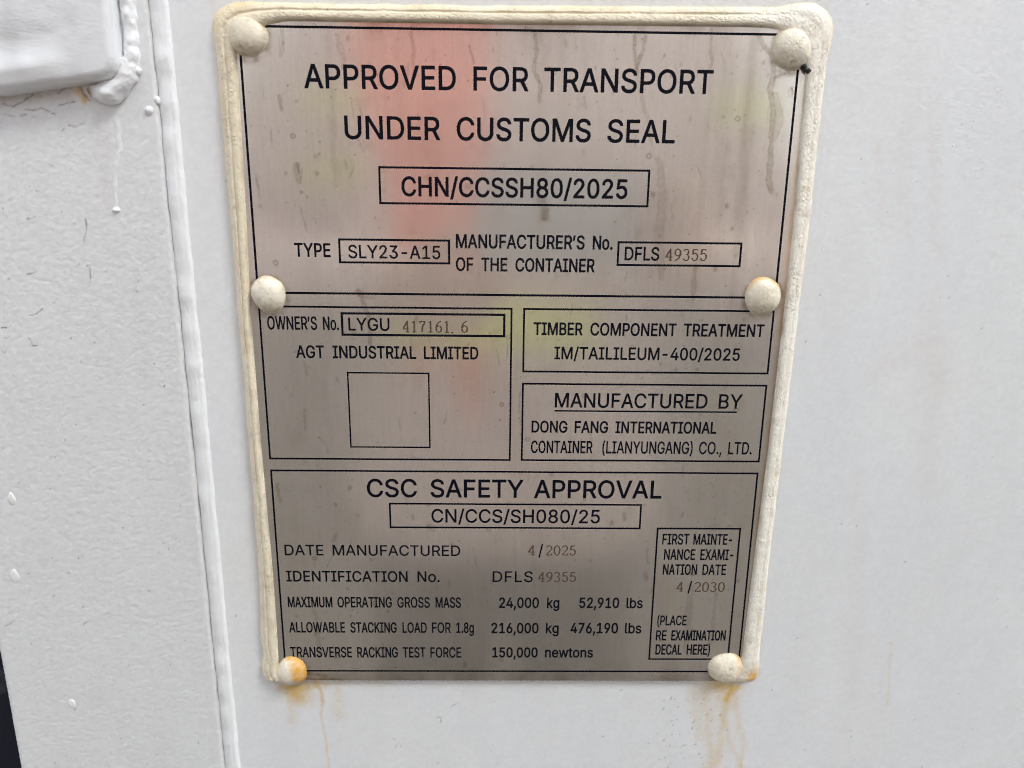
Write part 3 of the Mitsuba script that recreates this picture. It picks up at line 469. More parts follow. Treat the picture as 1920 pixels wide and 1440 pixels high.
# the thick lug welded on the post, its rounded lower right corner in view
out = Polygon([(-420, 95), (-300, 100), (-183, 105.6), (-160, 109.2), (-141, 111.5), (-141, 420), (-420, 420)]).buffer(-7, quad_segs=12).buffer(7, quad_segs=12)
ring = out.exterior
n = 900
P = np.array([ring.interpolate(t, normalized=True).coords[0] for t in np.linspace(0, 1, n, endpoint=False)])
if ring.is_ccw:
    P = P[::-1]
tan = np.roll(P, -3, 0) - np.roll(P, 3, 0)
tan /= np.linalg.norm(tan, axis=1, keepdims=True)
nin = np.stack([tan[:, 1], -tan[:, 0]], 1)          # inward, for a clockwise ring
TH, RD = 8.5, 2.8
layers = [(0.0, 0.3)] + [(RD * (1 - np.cos(a)), -(TH - RD) - RD * np.sin(a)) for a in np.linspace(0, np.pi / 2, 12)]
rows = []
for inset, yy in layers:
    rows.append(np.column_stack([P + nin * inset, np.full(n, yy)]))
cen = P.mean(0)
for f in np.r_[np.linspace(0.985, 0.6, 70), 0.4, 0.1, 0.0005]:
    q = cen + (rows[12][:, :2] - cen) * f
    rows.append(np.column_stack([q, np.full(n, -TH)]))
R3 = np.array(rows)
x_, z_, y_ = R3[..., 0], R3[..., 1], R3[..., 2]
zb = 105.6 + (x_ + 183) * 0.155
front = sstep(-5.5, -8.0, y_)
lip = 1.1 * np.exp(-((z_ - zb - 6.5) / 3.2) ** 2) * sstep(-150, -172, x_) - 1.0 * np.exp(-((z_ - zb - 15) / 5.0) ** 2) * sstep(-150, -175, x_)
y_ = y_ - front * lip + front * 0.16 * fn(x_, z_, 3.2, 51) + 0.12 * fn(x_, z_ + y_, 7, 52)
v = np.stack([x_, y_, z_], -1) * MM
F = []
nr = len(rows)
ii, jj = np.meshgrid(np.arange(nr - 1), np.arange(n), indexing='ij')
a = (ii * n + jj).ravel(); b = (ii * n + (jj + 1) % n).ravel()
quad = np.stack([a, a + n, b + n, b], 1)
F = np.vstack([quad[:, [0, 1, 2]], quad[:, [0, 2, 3]]])
lc = np.broadcast_to(WHITE * 1.0, (nr, n, 3)).copy()
lc *= (1 - 0.14 * np.clip(fn(x_, z_ * 0.6, 7, 53), 0, 1) - 0.05)[..., None]
put('lug', (v.reshape(-1, 3), F), 'thick_paint', C, label='thick rounded lug welded on the post, upper left', smooth=True, color=lc.reshape(-1, 3))


def lumps(points, size=0.0011, noise=0.35, seed=0, it=8):
    """Welded blob: hulls of consecutive spheres (x, y, z, r in mm), refined, smoothed and roughened."""
    M = manifold3d.Manifold()
    S = [manifold3d.Manifold.sphere(r * MM, 24).translate((x * MM, y * MM, z * MM)) for x, y, z, r in points]
    for p, q in zip(S[:-1], S[1:]):
        M += manifold3d.Manifold.batch_hull([p, q])
    M = M.refine_to_length(size)
    me = M.to_mesh()
    t = trimesh.Trimesh(me.vert_properties[:, :3], me.tri_verts)
    trimesh.smoothing.filter_taubin(t, iterations=it)
    p = t.vertices / MM
    t.vertices += t.vertex_normals * (noise * MM * (2 * meshkit.fbm(p / 2.6, 3, seed) - 1))[:, None]
    return t


def white_of(t, k=1.0):
    return np.tile(WHITE * k, (len(t.vertices), 1))


b1 = lumps([(-137.6, 0.3, 420, 2.6), (-137.6, 0.3, 150, 2.5), (-137.9, 0.2, 138, 2.9), (-137.5, 0.0, 128, 2.4), (-138.2, -0.4, 119, 2.8), (-140.5, -0.8, 113.2, 3.6), (-143.2, -1.2, 109.6, 3.4), (-146.8, -1.4, 107.3, 4.3), (-150.6, -0.6, 106.9, 3.3), (-153.0, 0.0, 108.0, 2.2)], seed=61, size=0.0008, noise=0.75, it=4)
bt = b1.vertices / MM
bc = white_of(b1, 1.04)
rs = np.exp(-(np.hypot(bt[:, 0] + 155.0, bt[:, 2] - 107.0) / 2.4) ** 2)[:, None]
bc = bc * (1 - rs) + rs * np.array([0.22, 0.09, 0.02])
put('weld_blob', b1, 'thick_paint', C, label='lumpy weld round the corner of the lug', smooth=True, color=bc)
b2 = trimesh.util.concatenate([lumps([(-136.9, -0.8, 114.6, 1.5), (-137.6, -1.2, 115.4, 1.4)], seed=62, size=0.0006, noise=0.2), lumps([(-134.4, 0.4, 101.5, 1.7), (-134.8, 0.5, 100.8, 1.4)], seed=63, size=0.0006, noise=0.2),
                               lumps([(-131.4, 0.8, 105.2, 1.3), (-131.0, 0.8, 104.6, 1.2)], seed=64, size=0.0006, noise=0.2)])
put('weld_spatter', b2, 'thick_paint', C, smooth=True, color=white_of(b2))

# dark surface in the gap beyond the post's left edge
xs, zs = np.arange(-420, -214.5, 1.5), np.arange(-420, 140, 1.5)
st = StainsAndShade(xs, zs)
for x_, z_, a_, b_ in ((-258, -166, 2.2, 4), (-254, -180, 2.0, 5), (-262, -173, 3.5, 3), (-251, -158, 1.0, 2.5)):
    st.speck('g', 0.55, x_, z_, a_, b_, 0.3)
X, Z = np.meshgrid(xs, zs)
m, c = sheet(xs, zs, 0.045 + 0 * X, st.colour((0.008, 0.011, 0.022), {'g': (0.06, 0.065, 0.075)}))
put('dark_panel', m, 'dark_rubber', smooth=True, color=c, label='dark navy surface with grey scuffs in the gap left of the white post', category='panel')

# ------------------------------------------------------------------ the data plate
P_ = 'data_plate'
tag(P_, 'brushed steel data plate with black printed text, held by six capped rivets', 'data plate')
PX, PZ0, PZ1 = 104.8, -134.8, 133.6
xs, zs = np.arange(-PX, PX + 0.01, 0.4), np.arange(PZ0, PZ1 + 0.01, 0.4)
st = StainsAndShade(xs, zs)
X, Z = np.meshgrid(xs, zs)
for i, (k, s, w, p) in enumerate(STREAKS):
    st.streak(k, min(s * 1.6, 0.85), w, p, 500 + i * 17, tide=0.45 if k in 'ty' and w > 0.7 else 0.0, soft=0.55)
for _ in range(620):        # fine grit and dried drops
    r = rng.uniform(0.12, 0.32)
    st.speck('t', rng.uniform(0.25, 0.8), rng.uniform(-101, 101), rng.uniform(-133, 131), r, r * rng.uniform(0.7, 1.6), rng.uniform(0, 3))
for _ in range(130):
    r = rng.uniform(0.35, 0.9)
    st.speck('t', rng.uniform(0.15, 0.45), rng.uniform(-101, 101), rng.uniform(-133, 131), r, r * rng.uniform(0.8, 2.0), rng.uniform(-0.4, 0.4))
for _ in range(46):
    r = rng.uniform(0.45, 0.8)
    st.speck('t', rng.uniform(0.35, 0.7), rng.uniform(-100, 100), rng.uniform(-130, 130), r, r, 0, ring=True)
for _ in range(70):         # slanting smears
    st.speck('g', rng.uniform(0.18, 0.42), rng.uniform(-100, 100), rng.uniform(-130, 130), rng.uniform(0.2, 0.45), rng.uniform(1.2, 3.6), rng.normal(0.12, 0.22))
for _ in range(60):
    x_, z_ = rng.normal(78, 9), rng.uniform(-66, -34)
    st.speck('t', rng.uniform(0.2, 0.5), x_, z_, rng.uniform(0.15, 0.4), rng.uniform(0.15, 0.4))
for _ in range(60):
    st.speck('t', rng.uniform(0.15, 0.5), rng.uniform(-100, 100), rng.uniform(95, 131), rng.uniform(0.15, 0.5), rng.uniform(0.2, 0.9), rng.normal(0, 0.3))
low = np.exp(-(Z - PZ0) / 5.0)
st.add('t', np.s_[:, :], 0.55 * low * np.clip(0.35 + 1.1 * fn(X, Z, 7, 71), 0, 1))
st.add('t', np.s_[:, :], 0.35 * np.exp(-(132.0 - Z).clip(0) / 4.0) * np.clip(0.2 + 1.2 * fn(X, Z * 0.5, 6, 72), 0, 1))
st.add('r', np.s_[:, :], 0.65 * np.exp(-np.maximum(103.2 - X - 1.2 * sstep(60, -130, Z), 0) / 0.7) * np.clip(0.75 + 0.5 * fn(X, Z, 9, 73), 0, 1))  # shadow of the right sealant strip, painted on the plate as a brown line
st.add('t', np.s_[:, :], 0.20 * np.clip(fn(X, Z * 0.35, 16, 74), 0, 1))
st.add('t', np.s_[:, :], 0.30 * np.clip(fn(X, Z * 0.6, 4.5, 76) - 0.25, 0, 1) * np.clip(0.5 + fn(X, Z, 30, 77), 0, 1))
st.add('t', np.s_[:, :], 0.06 * sstep(60, 0, np.abs(X + 20)) * np.clip(fn(X, Z * 0.2, 5, 75), 0, 1))
for i in range(12):
    x_ = rng.uniform(-95, 95)
    st.streak('t', rng.uniform(0.08, 0.16), rng.uniform(2, 5), [(x_, 130), (x_ + rng.normal(0, 1), 100), (x_ + rng.normal(0, 2), 130 - rng.uniform(30, 110))], 900 + i)
for _ in range(60):
    r = rng.uniform(0.12, 0.2)
    st.speck('w', 0.8, rng.uniform(-100, 100), rng.uniform(-132, 130), r, r)
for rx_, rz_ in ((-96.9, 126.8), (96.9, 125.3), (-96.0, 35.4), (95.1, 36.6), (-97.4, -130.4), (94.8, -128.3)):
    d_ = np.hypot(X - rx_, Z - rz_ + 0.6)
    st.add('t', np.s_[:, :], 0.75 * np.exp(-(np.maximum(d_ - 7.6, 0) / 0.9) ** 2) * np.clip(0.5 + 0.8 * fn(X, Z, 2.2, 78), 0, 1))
brush = 1 + 0.035 * (2 * meshkit.noise(np.stack([X / 0.45, Z / 9.0, 0 * X], -1), 81) - 1) + 0.03 * (2 * meshkit.noise(np.stack([X / 0.8, Z / 0.8, 0 * X], -1), 82) - 1)
base = np.array([0.785, 0.735, 0.672]) * brush[..., None]
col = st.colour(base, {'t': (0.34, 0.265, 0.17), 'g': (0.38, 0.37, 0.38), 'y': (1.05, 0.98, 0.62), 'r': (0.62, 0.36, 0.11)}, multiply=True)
w = st.m['w'][..., None]
col = np.clip(col * (1 - w) + w * 0.95, 0, 0.97)
yy = 0.00008 * fn(X, Z, 60, 91)
v = np.stack([X * MM, 0 * X, Z * MM], -1)
front_f = grid_faces(len(zs), len(xs))
nv = len(zs) * len(xs)
# edge return, 1.8 mm deep
idx = np.arange(nv).reshape(len(zs), len(xs))
rim = np.r_[idx[0, :-1], idx[:-1, -1], idx[-1, :0:-1], idx[:0:-1, 0]]
vr = v.reshape(-1, 3)[rim]
vb = vr + [0, 0.0018, 0]
k = len(rim)
q0, q1 = nv + np.arange(k), nv + (np.arange(k) + 1) % k
side = np.stack([q0, q0 + k, q1 + k, q1], 1)
V = np.vstack([v.reshape(-1, 3), vr, vb])
F = np.vstack([front_f, side[:, [0, 1, 2]], side[:, [0, 2, 3]]])
cc = col.reshape(-1, 3)
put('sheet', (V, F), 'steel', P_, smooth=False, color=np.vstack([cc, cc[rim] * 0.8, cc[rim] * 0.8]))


def extrude(shape, y0=-0.06, y1=0.08):
    """A flat shape in mm (x, z) as a thin solid between y0 and y1 (mm), facing -y."""
    out = []
    for g in getattr(shape, 'geoms', [shape]):
        if g.area < 1e-4:
            continue
        e = trimesh.creation.extrude_polygon(g, y1 - y0, engine='earcut')
        w = e.vertices
        out.append(trimesh.Trimesh(np.stack([w[:, 0], y1 - w[:, 2], w[:, 1]], 1) * MM, e.faces, process=False))
    return trimesh.util.concatenate(out)


GLY = {c: (adv, union_all([Polygon(np.array(r[0]).reshape(-1, 2), [np.array(h).reshape(-1, 2) for h in r[1:]]).buffer(0) for r in rings])) for c, (adv, rings) in GLYPHS.items()}
a_, comma = GLY[',']
GLY["'"] = (a_, affinity.translate(comma, 0, 200 - comma.bounds[3]))


def word(text, x0, x1, z, cap):
    """The word fitted between x0 and x1 (mm), capitals 'cap' high, stems of one weight however narrow it is set."""
    pen, shapes = 0.0, []
    for c in text:
        adv, g = GLY[c]
        shapes.append(affinity.translate(g, pen, 0))
        pen += adv
    natural = union_all(shapes).bounds
    width = (natural[2] - natural[0]) * cap / 200
    ratio = (x1 - x0) / width
    gap = 0.0
    if len(text) > 1 and ratio > 1.0 and len(text) > 2:     # widely set: part of the width is letter spacing
        squeeze = 1.0
        gap = ((x1 - x0) / (cap / 200) / squeeze - (natural[2] - natural[0])) / (len(text) - 1)
        pen, shapes = 0.0, []
        for c in text:
            adv, g = GLY[c]
            shapes.append(affinity.translate(g, pen, 0))
            pen += adv + gap
    u = union_all(shapes)
    b = u.bounds
    grow0 = 0.0
    sx = (x1 - x0) / (b[2] - b[0])
    stem = (0.16 if cap > 7 else 0.15) if sx > 0.68 * cap / 200 else 0.118
    grow = max(0.0, (stem * cap - 25.5 * sx) / 2)
    sx = (x1 - x0 - 2 * grow) / (b[2] - b[0])
    sz = (cap - 2 * grow) / 200
    u = affinity.affine_transform(u, [sx, 0, 0, sz, x0 + grow - b[0] * sx, z + grow])
    return u.buffer(grow, quad_segs=3) if grow > 0.01 else u


for text, spans, z, cap in TEXTS:
    u = union_all([word(w_, a, b, z, cap) for w_, (a, b) in zip(text.split(' '), spans)])
    name = 'heading' if cap > 7 else 'printed_text'
    put(name, extrude(u.simplify(0.012)), 'black_ink', P_, label=f'black lettering reading {text}' if text != '/' else 'black slash in a date', smooth=False)

# digits punched through the brown date and serial fields: thin serif strokes on a 0..1 box
def arc(cx, cz, rx, rz, a0, a1, n=26):
    t = np.radians(np.linspace(a0, a1, n))
    return [(cx + rx * math.cos(a), cz + rz * math.sin(a)) for a in t]


DIGIT = {
    '0': [arc(0.3, 0.5, 0.24, 0.49, 0, 360)],
    '1': [[(0.12, 0.84), (0.3, 0.97), (0.3, 0.02)], [(0.13, 0.02), (0.47, 0.02)]],
    '2': [arc(0.29, 0.73, 0.22, 0.26, 165, -30) + [(0.07, 0.03)], [(0.07, 0.03), (0.53, 0.03), (0.55, 0.17)]],
    '3': [arc(0.28, 0.75, 0.19, 0.23, 160, -90), arc(0.28, 0.27, 0.23, 0.26, 90, -160)],
    '4': [[(0.41, 0.02), (0.41, 0.98), (0.05, 0.29), (0.57, 0.29)], [(0.27, 0.02), (0.55, 0.02)]],
    '5': [[(0.5, 0.96), (0.15, 0.96), (0.12, 0.53)], arc(0.29, 0.33, 0.23, 0.31, 128, -160)],
    '6': [arc(0.3, 0.3, 0.22, 0.29, 0, 360), arc(0.52, 0.33, 0.44, 0.65, 180, 92)],
    '7': [[(0.07, 0.8), (0.09, 0.96), (0.53, 0.96), (0.31, 0.5), (0.25, 0.02)]],
    '9': [arc(0.3, 0.69, 0.22, 0.29, 0, 360), arc(0.08, 0.67, 0.44, 0.65, 0, -88)],
}
for text, x0, x1, z, cap in STAMPS:
    pitch = (x1 - x0) / (len(text) - 0.12)
    shapes = []
    for i, c in enumerate(text):
        for st_ in DIGIT[c]:
            q = [(x0 + pitch * i + px * pitch * 1.45, z + pz * cap) for px, pz in st_]
            shapes.append(LineString(q).buffer(0.052 * cap, cap_style=2, join_style=1))
            for (ax, az), (bx, bz) in zip(q[:-1], q[1:]):     # uprights are heavier than level strokes
                if abs(bz - az) > 1.6 * abs(bx - ax):
                    shapes.append(LineString([(ax, az), (bx, bz)]).buffer(0.074 * cap, cap_style=2))
    put('stamped_number', extrude(union_all(shapes).simplify(0.01)), 'stamp_mark', P_, label=f'thin brown serif digits {text}', smooth=False)
put('stamped_number', extrude(LineString([(-25.6, 21.2), (-25.3, 21.2)]).buffer(0.28)), 'stamp_mark', P_, label='brown dot before the last serial digit', smooth=False)

FRAMES = [(-100, 36.09, 100, 130.04, 0.85), (-52.0, 70.0, 48.2, 82.85, 0.8), (-68.0, 47.97, -26.5, 56.5, 0.8), (38.0, 48.1, 85.0, 56.65, 0.8),
          (-100, -31.3, -2.45, 30.8, 0.75), (-68.3, 20.0, -5.25, 28.4, 0.9), (-67.0, -26.1, -35.0, 4.8, 0.62), (2.45, 5.9, 100, 30.8, 0.75),
          (2.45, -31.25, 100, 0.9, 0.75), (-100, -130.04, 100, -36.45, 0.75), (-52.0, -61.35, 52.5, -50.75, 0.75), (60.1, -123.8, 95.0, -61.3, 0.75)]
for x0, z0, x1, z1, w in FRAMES:
    h = w / 2
    put('printed_frame', extrude(box(x0 - h, z0 - h, x1 + h, z1 + h).difference(box(x0 + h, z0 + h, x1 - h, z1 - h))), 'black_ink', P_, smooth=False)
put('printed_rule', extrude(box(15.4, -10.55, 89.1, -9.9)), 'black_ink', P_, label='black rule under MANUFACTURED BY', smooth=False)

# ------------------------------------------------------------------ the cream sealant bead round three sides
CELLS = rng.uniform([-116, -142], [116, 146], (22000, 2))
CELLS[:, 1] *= 1.0
TREE = cKDTree(CELLS)
TREE2 = cKDTree(rng.uniform([-116, -142], [116, 146], (70000, 2)))


def crackle(x, z):
    """0 in the cells, up to 1 along the crazing lines; about a third of the lines fade out."""
    wx, wz = x + 0.25 * fn(x, z, 1.3, 201), z + 0.25 * fn(x, z, 1.3, 202)
    d, _ = TREE.query(np.stack([wx, wz * 0.9], -1).reshape(-1, 2), k=2)
    e = (d[:, 1] - d[:, 0]).reshape(np.shape(x))
    return (1 - sstep(0.03, 0.17, e)) * sstep(-0.35, 0.25, fn(x, z, 5, 203))


def CELL_DOME(x, z):
    d, _ = TREE2.query(np.stack([x + 0.2 * fn(x, z, 1.0, 204), z], -1).reshape(-1, 2), k=2)
    return sstep(0.0, 0.55, (d[:, 1] - d[:, 0]).reshape(np.shape(x)))


def split(pts, cuts):
    pts = np.asarray(pts, float)
    out, start = [], 0
    cur = [pts[0]]
    cuts = list(cuts)
    for a, b in zip(pts[:-1], pts[1:]):
        if cuts:
            ax, val = cuts[0]
            if (a[ax] - val) * (b[ax] - val) <= 0 and a[ax] != b[ax]:
                m_ = a + (b - a) * (val - a[ax]) / (b[ax] - a[ax])
                cur.append(m_); out.append(np.array(cur)); cur = [m_]; cuts.pop(0)
        cur.append(b)
    out.append(np.array(cur))
    return out


def resample(p, n):
    d = np.r_[0, np.cumsum(np.linalg.norm(np.diff(p, axis=0), axis=1))]
    t = np.linspace(0, d[-1], n)
    return np.stack([np.interp(t, d, p[:, 0]), np.interp(t, d, p[:, 1])], 1)


cuts = [(1, 92.0), (0, -72.0), (0, 70.0), (1, 92.0)]
counts = (800, 300, 500, 320, 800)
outer = np.vstack([resample(p, n)[:-1] for p, n in zip(split(SEAL_OUT, cuts), counts)])
inner = np.vstack([resample(p, n)[:-1] for p, n in zip(split(SEAL_IN, cuts), counts)])
ker = np.hanning(25); ker /= ker.sum()
sm = lambda a: np.stack([np.convolve(np.pad(a[:, k], 12, 'edge'), ker, 'valid') for k in (0, 1)], 1)  # noqa: E731
outer, inner = sm(outer), sm(inner)
ns, nt = len(outer), 44
s_ = np.arange(ns)
outer += 0.34 * np.stack([fn(outer[:, 0], outer[:, 1], 6, 211), fn(outer[:, 0], outer[:, 1], 6, 212)], 1)
t = (1 - np.cos(np.linspace(0, np.pi, nt))) / 2
t = 0.5 * t + 0.5 * np.linspace(0, 1, nt)
Q = outer[:, None] + (inner - outer)[:, None] * t[None, :, None]
x_, z_ = Q[..., 0], Q[..., 1]
right_side = sstep(60, 100, x_)
top_side = sstep(126, 131, z_) * (1 - right_side)
left_side = 1 - np.clip(right_side + top_side, 0, 1)
TT = np.broadcast_to(t, x_.shape)
shape_ = (1 - np.abs(2 * TT - 1) ** 3.2) ** 0.75
fold = np.exp(-((TT - (0.46 + 0.07 * left_side + 0.03 * fn(x_, z_, 30, 213))) / 0.055) ** 2)
hgt = (2.5 + 0.35 * fn(x_, z_, 14, 214)) * shape_ * (1 - 0.25 * right_side)
hgt *= 1 + 0.22 * (TT - 0.5) * (1 - right_side)
hgt -= (0.75 - 0.6 * right_side) * fold * (0.75 + 0.5 * fn(x_, z_, 9, 215))
cr = crackle(x_, z_)
hgt -= 0.14 * cr * shape_
hgt += 0.16 * CELL_DOME(x_, z_) * shape_
hgt += 0.05 * fn(x_, z_, 0.8, 216) * shape_ + 0.14 * fn(x_, z_, 3.0, 217) * shape_
hgt[:1] = 0; hgt[-1:] = 0
for k in range(12):
    hgt[k] *= math.sqrt(k / 12); hgt[-1 - k] *= math.sqrt(k / 12)
base_y = (1 - TT) * (WALL_Y * 1000 + 0.15) + TT * 0.12
v = np.stack([x_, base_y - hgt, z_], -1) * MM
cream = np.array([0.745, 0.675, 0.51])
pale = np.array([0.80, 0.775, 0.69])
mixw = np.clip(0.85 * right_side + 0.25 * sstep(-100, 60, -z_) + 0.1 * fn(x_, z_, 25, 218), 0, 1)[..., None]
sc = cream * (1 - mixw) + pale * mixw
tan = np.clip(fn(x_, z_, 11, 219) + 0.15, 0, 1) * np.exp(-(TT / 0.35) ** 2) * (0.25 + 0.75 * np.clip(top_side + right_side * sstep(118, 136, z_), 0, 1))
sc = sc * (1 - tan[..., None] * 0.75) + tan[..., None] * 0.75 * np.array([0.68, 0.48, 0.20])
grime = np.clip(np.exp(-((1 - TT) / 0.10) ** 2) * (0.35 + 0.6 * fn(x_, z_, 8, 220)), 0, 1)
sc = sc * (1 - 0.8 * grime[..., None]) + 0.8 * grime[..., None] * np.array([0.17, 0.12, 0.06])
smear = np.clip(fn(x_, z_, 4.5, 226) - 0.12, 0, 1)[..., None] * 0.45
sc = sc * (1 - smear) + smear * np.array([0.40, 0.31, 0.18])
edge = np.exp(-(TT / 0.06) ** 2)[..., None] * 0.5
sc = sc * (1 - edge) + edge * np.array([0.45, 0.36, 0.18])
sc *= (1 - 0.17 * cr - 0.05 * np.clip(fn(x_, z_, 1.0, 221), 0, 1))[..., None]
spots = rng.uniform([-112, -135], [112, 141], (520, 2))
d, _ = cKDTree(spots).query(np.stack([x_, z_], -1).reshape(-1, 2))
sp = np.exp(-(d.reshape(x_.shape) / 0.28) ** 2)[..., None] * 0.7
sc = sc * (1 - sp) + sp * np.array([0.10, 0.08, 0.05])
rust = np.exp(-(np.hypot(x_ - 107.5, z_ + 133.0) / 4.0) ** 2)[..., None]
sc = sc * (1 - rust) + rust * (np.array([0.62, 0.36, 0.11]) * (1 + 0.3 * fn(x_, z_, 2, 222))[..., None])
put('sealant_bead', (v.reshape(-1, 3), grid_faces(ns, nt)), 'sealant_coat', smooth=True, color=np.clip(sc, 0, 1).reshape(-1, 3),
    label='cream crazed sealant bead round the top and sides of the steel plate', category='sealant')

# ------------------------------------------------------------------ the six rivet caps
RIVETS = [  # x, z, radius x, radius z, height, label, rust
    (-96.9, 126.8, 7.0, 7.3, 4.6, 'cream rivet cap at the upper left corner of the plate', 0),
    (96.9, 125.3, 7.5, 7.6, 4.6, 'cream rivet cap at the upper right corner, a black crumb below it', 0),
    (-96.0, 35.4, 6.9, 7.3, 4.3, 'cream rivet cap halfway down the left edge of the plate', 0),
    (95.1, 36.6, 7.4, 7.5, 4.3, 'cream rivet cap with a rusty upper rim, halfway down the right edge', 1),
    (-97.4, -130.4, 7.0, 7.4, 4.4, 'rivet cap with a bright orange rusted side at the lower left corner', 2),
    (94.8, -128.3, 8.4, 7.3, 4.6, 'egg-shaped rivet cap with rust on its right at the lower right corner', 3),
]
for i, (cx, cz, rx, rz, H, lab, rusty) in enumerate(RIVETS):
    nr_, na = 70, 220
    r = np.linspace(0, 1, nr_) ** 0.8
    a = np.linspace(0, 2 * np.pi, na)
    R_, A_ = np.meshgrid(r, a, indexing='ij')
    wob = 1 + 0.03 * np.cos(2 * A_ + i) + 0.02 * np.cos(3 * A_ + 2 * i) + 0.012 * np.cos(5 * A_ + i * i)
    if rusty == 3:
        wob = wob + 0.07 * np.cos(A_ - 2.6) - 0.05 * np.cos(2 * A_ - 0.4)
    x_, z_ = cx + rx * wob * R_ * np.cos(A_), cz + rz * wob * R_ * np.sin(A_)
    dome = R_ / 0.93
    hgt = H * np.sqrt(np.clip(1 - np.clip(dome, 0, 1) ** 2.1, 0, 1)) ** 1.05
    rim = 0.75 * np.sqrt(np.clip(1 - np.clip((R_ - 0.86) / 0.14, 0, 1) ** 2, 0, 1))
    hgt = np.maximum(hgt, rim)
    cr = crackle(x_, z_)
    fade = np.clip((1 - R_) * 8, 0, 1)
    hgt += fade * (-0.12 * cr + 0.06 * CELL_DOME(x_, z_) + 0.16 * fn(x_, z_, 3.2, 230 + i) + 0.05 * fn(x_, z_, 0.9, 240 + i))
    y_ = 0.35 - hgt
    v = np.stack([x_, y_, z_], -1) * MM
    k = [0.35, 0.5, 0.55, 0.45, 0.5, 0.45][i]
    sc = np.ones(x_.shape + (3,)) * (cream * (1 - k) + pale * k)
    sc = sc * (1 - 0.17 * cr[..., None] - 0.22 * np.clip(fn(x_, z_, 2.0, 250 + i), 0, 1)[..., None])
    th = (A_ + np.pi) % (2 * np.pi) - np.pi
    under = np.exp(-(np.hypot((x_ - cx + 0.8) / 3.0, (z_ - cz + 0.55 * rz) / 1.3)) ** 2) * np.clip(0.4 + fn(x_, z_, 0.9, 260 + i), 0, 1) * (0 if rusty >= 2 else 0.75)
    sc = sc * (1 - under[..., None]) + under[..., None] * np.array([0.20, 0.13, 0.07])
    orange, brown, grey = np.array([0.64, 0.35, 0.07]), np.array([0.40, 0.18, 0.05]), np.array([0.42, 0.39, 0.34])
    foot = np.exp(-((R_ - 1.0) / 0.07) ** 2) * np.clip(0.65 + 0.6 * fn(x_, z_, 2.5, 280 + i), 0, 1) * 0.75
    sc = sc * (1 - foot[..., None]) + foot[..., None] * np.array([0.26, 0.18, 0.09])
    dust = np.clip(0.1 + 0.5 * fn(x_, z_, 2.8, 285 + i), 0, 1)[..., None] * 0.75
    sc = sc * (1 - dust) + dust * np.array([0.45, 0.36, 0.22])
    if rusty in (0, 1):
        m_ = np.exp(-((R_ - 0.93) / 0.10) ** 2) * np.clip(np.sin(th) * (0.9 if rusty else 0.5) + 0.15 * fn(x_, z_, 2, 270), 0, 1) * (0.85 if rusty else 0.5)
        sc = sc * (1 - m_[..., None]) + m_[..., None] * orange
    if rusty == 2:
        m_ = np.clip(sstep(-0.45, 0.30, (x_ - cx) / rx + 0.4 * fn(x_, z_, 3, 271)) + sstep(0.80, 0.93, R_) * sstep(-0.6, 0.2, np.cos(th)), 0, 1) * (0.9 + 0.35 * fn(x_, z_, 1.4, 272))
        sc = sc * (1 - m_[..., None]) + m_[..., None] * orange
        m_ = sstep(0.15, 0.75, -(z_ - cz) / rz - 0.25 * (x_ - cx) / rx + 0.25 * fn(x_, z_, 3, 273))
        sc = sc * (1 - 0.8 * m_[..., None]) + 0.8 * m_[..., None] * grey
        m_ = np.exp(-(np.hypot((x_ - cx - 5.2) / 1.8, (z_ - cz + 3.6) / 0.8)) ** 2)
        sc = sc * (1 - m_[..., None]) + m_[..., None] * brown
        m_ = np.exp(-(np.hypot((x_ - cx + 1.2) / 2.4, (z_ - cz - 1.0) / 3.0)) ** 2)
        sc = sc * (1 - 0.55 * m_[..., None]) + 0.55 * m_[..., None] * np.array([0.85, 0.82, 0.72])
    if rusty == 3:
        m_ = sstep(0.25, 0.95, (x_ - cx) / rx + 0.3 * (z_ - cz) / rz + 0.35 * fn(x_, z_, 2.5, 274)) * 0.8
        sc = sc * (1 - m_[..., None]) + m_[..., None] * np.array([0.62, 0.40, 0.17])
        m_ = sstep(0.86, 0.98, R_) * sstep(-0.2, -0.9, np.sin(th)) * 0.7
        sc = sc * (1 - m_[..., None]) + m_[..., None] * orange
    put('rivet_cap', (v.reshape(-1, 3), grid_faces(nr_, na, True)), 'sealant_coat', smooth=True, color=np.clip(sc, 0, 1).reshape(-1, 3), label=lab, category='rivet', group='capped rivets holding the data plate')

# ------------------------------------------------------------------ small loose things
cr_ = lumps([(101.5, -0.6, 119.3, 0.7), (102.2, -1.0, 119.5, 0.75), (102.5, -0.9, 118.4, 0.9), (103.3, -1.3, 118.5, 0.6), (103.2, -0.8, 117.6, 0.75), (104.1, -0.9, 118.1, 0.4), (103.9, -0.7, 117.2, 0.35)], size=0.0002, noise=0.9, seed=301, it=1)
put('debris_crumb', cr_, 'black_grit', smooth=False, label='black crumb of debris stuck under the upper right rivet', category='debris')


def drop(x, z, y, w, h, thick, tail=0.5):
    s = trimesh.creation.icosphere(4, 1.0)
    p = s.vertices.copy()
    p[:, 0] *= 1 - tail * np.clip(p[:, 2], 0, 1)
    p = p * [w, thick, h]
    p[:, 1] = np.minimum(p[:, 1], 0.5)
    s.vertices = (p + [x, y, z]) * MM
    return s


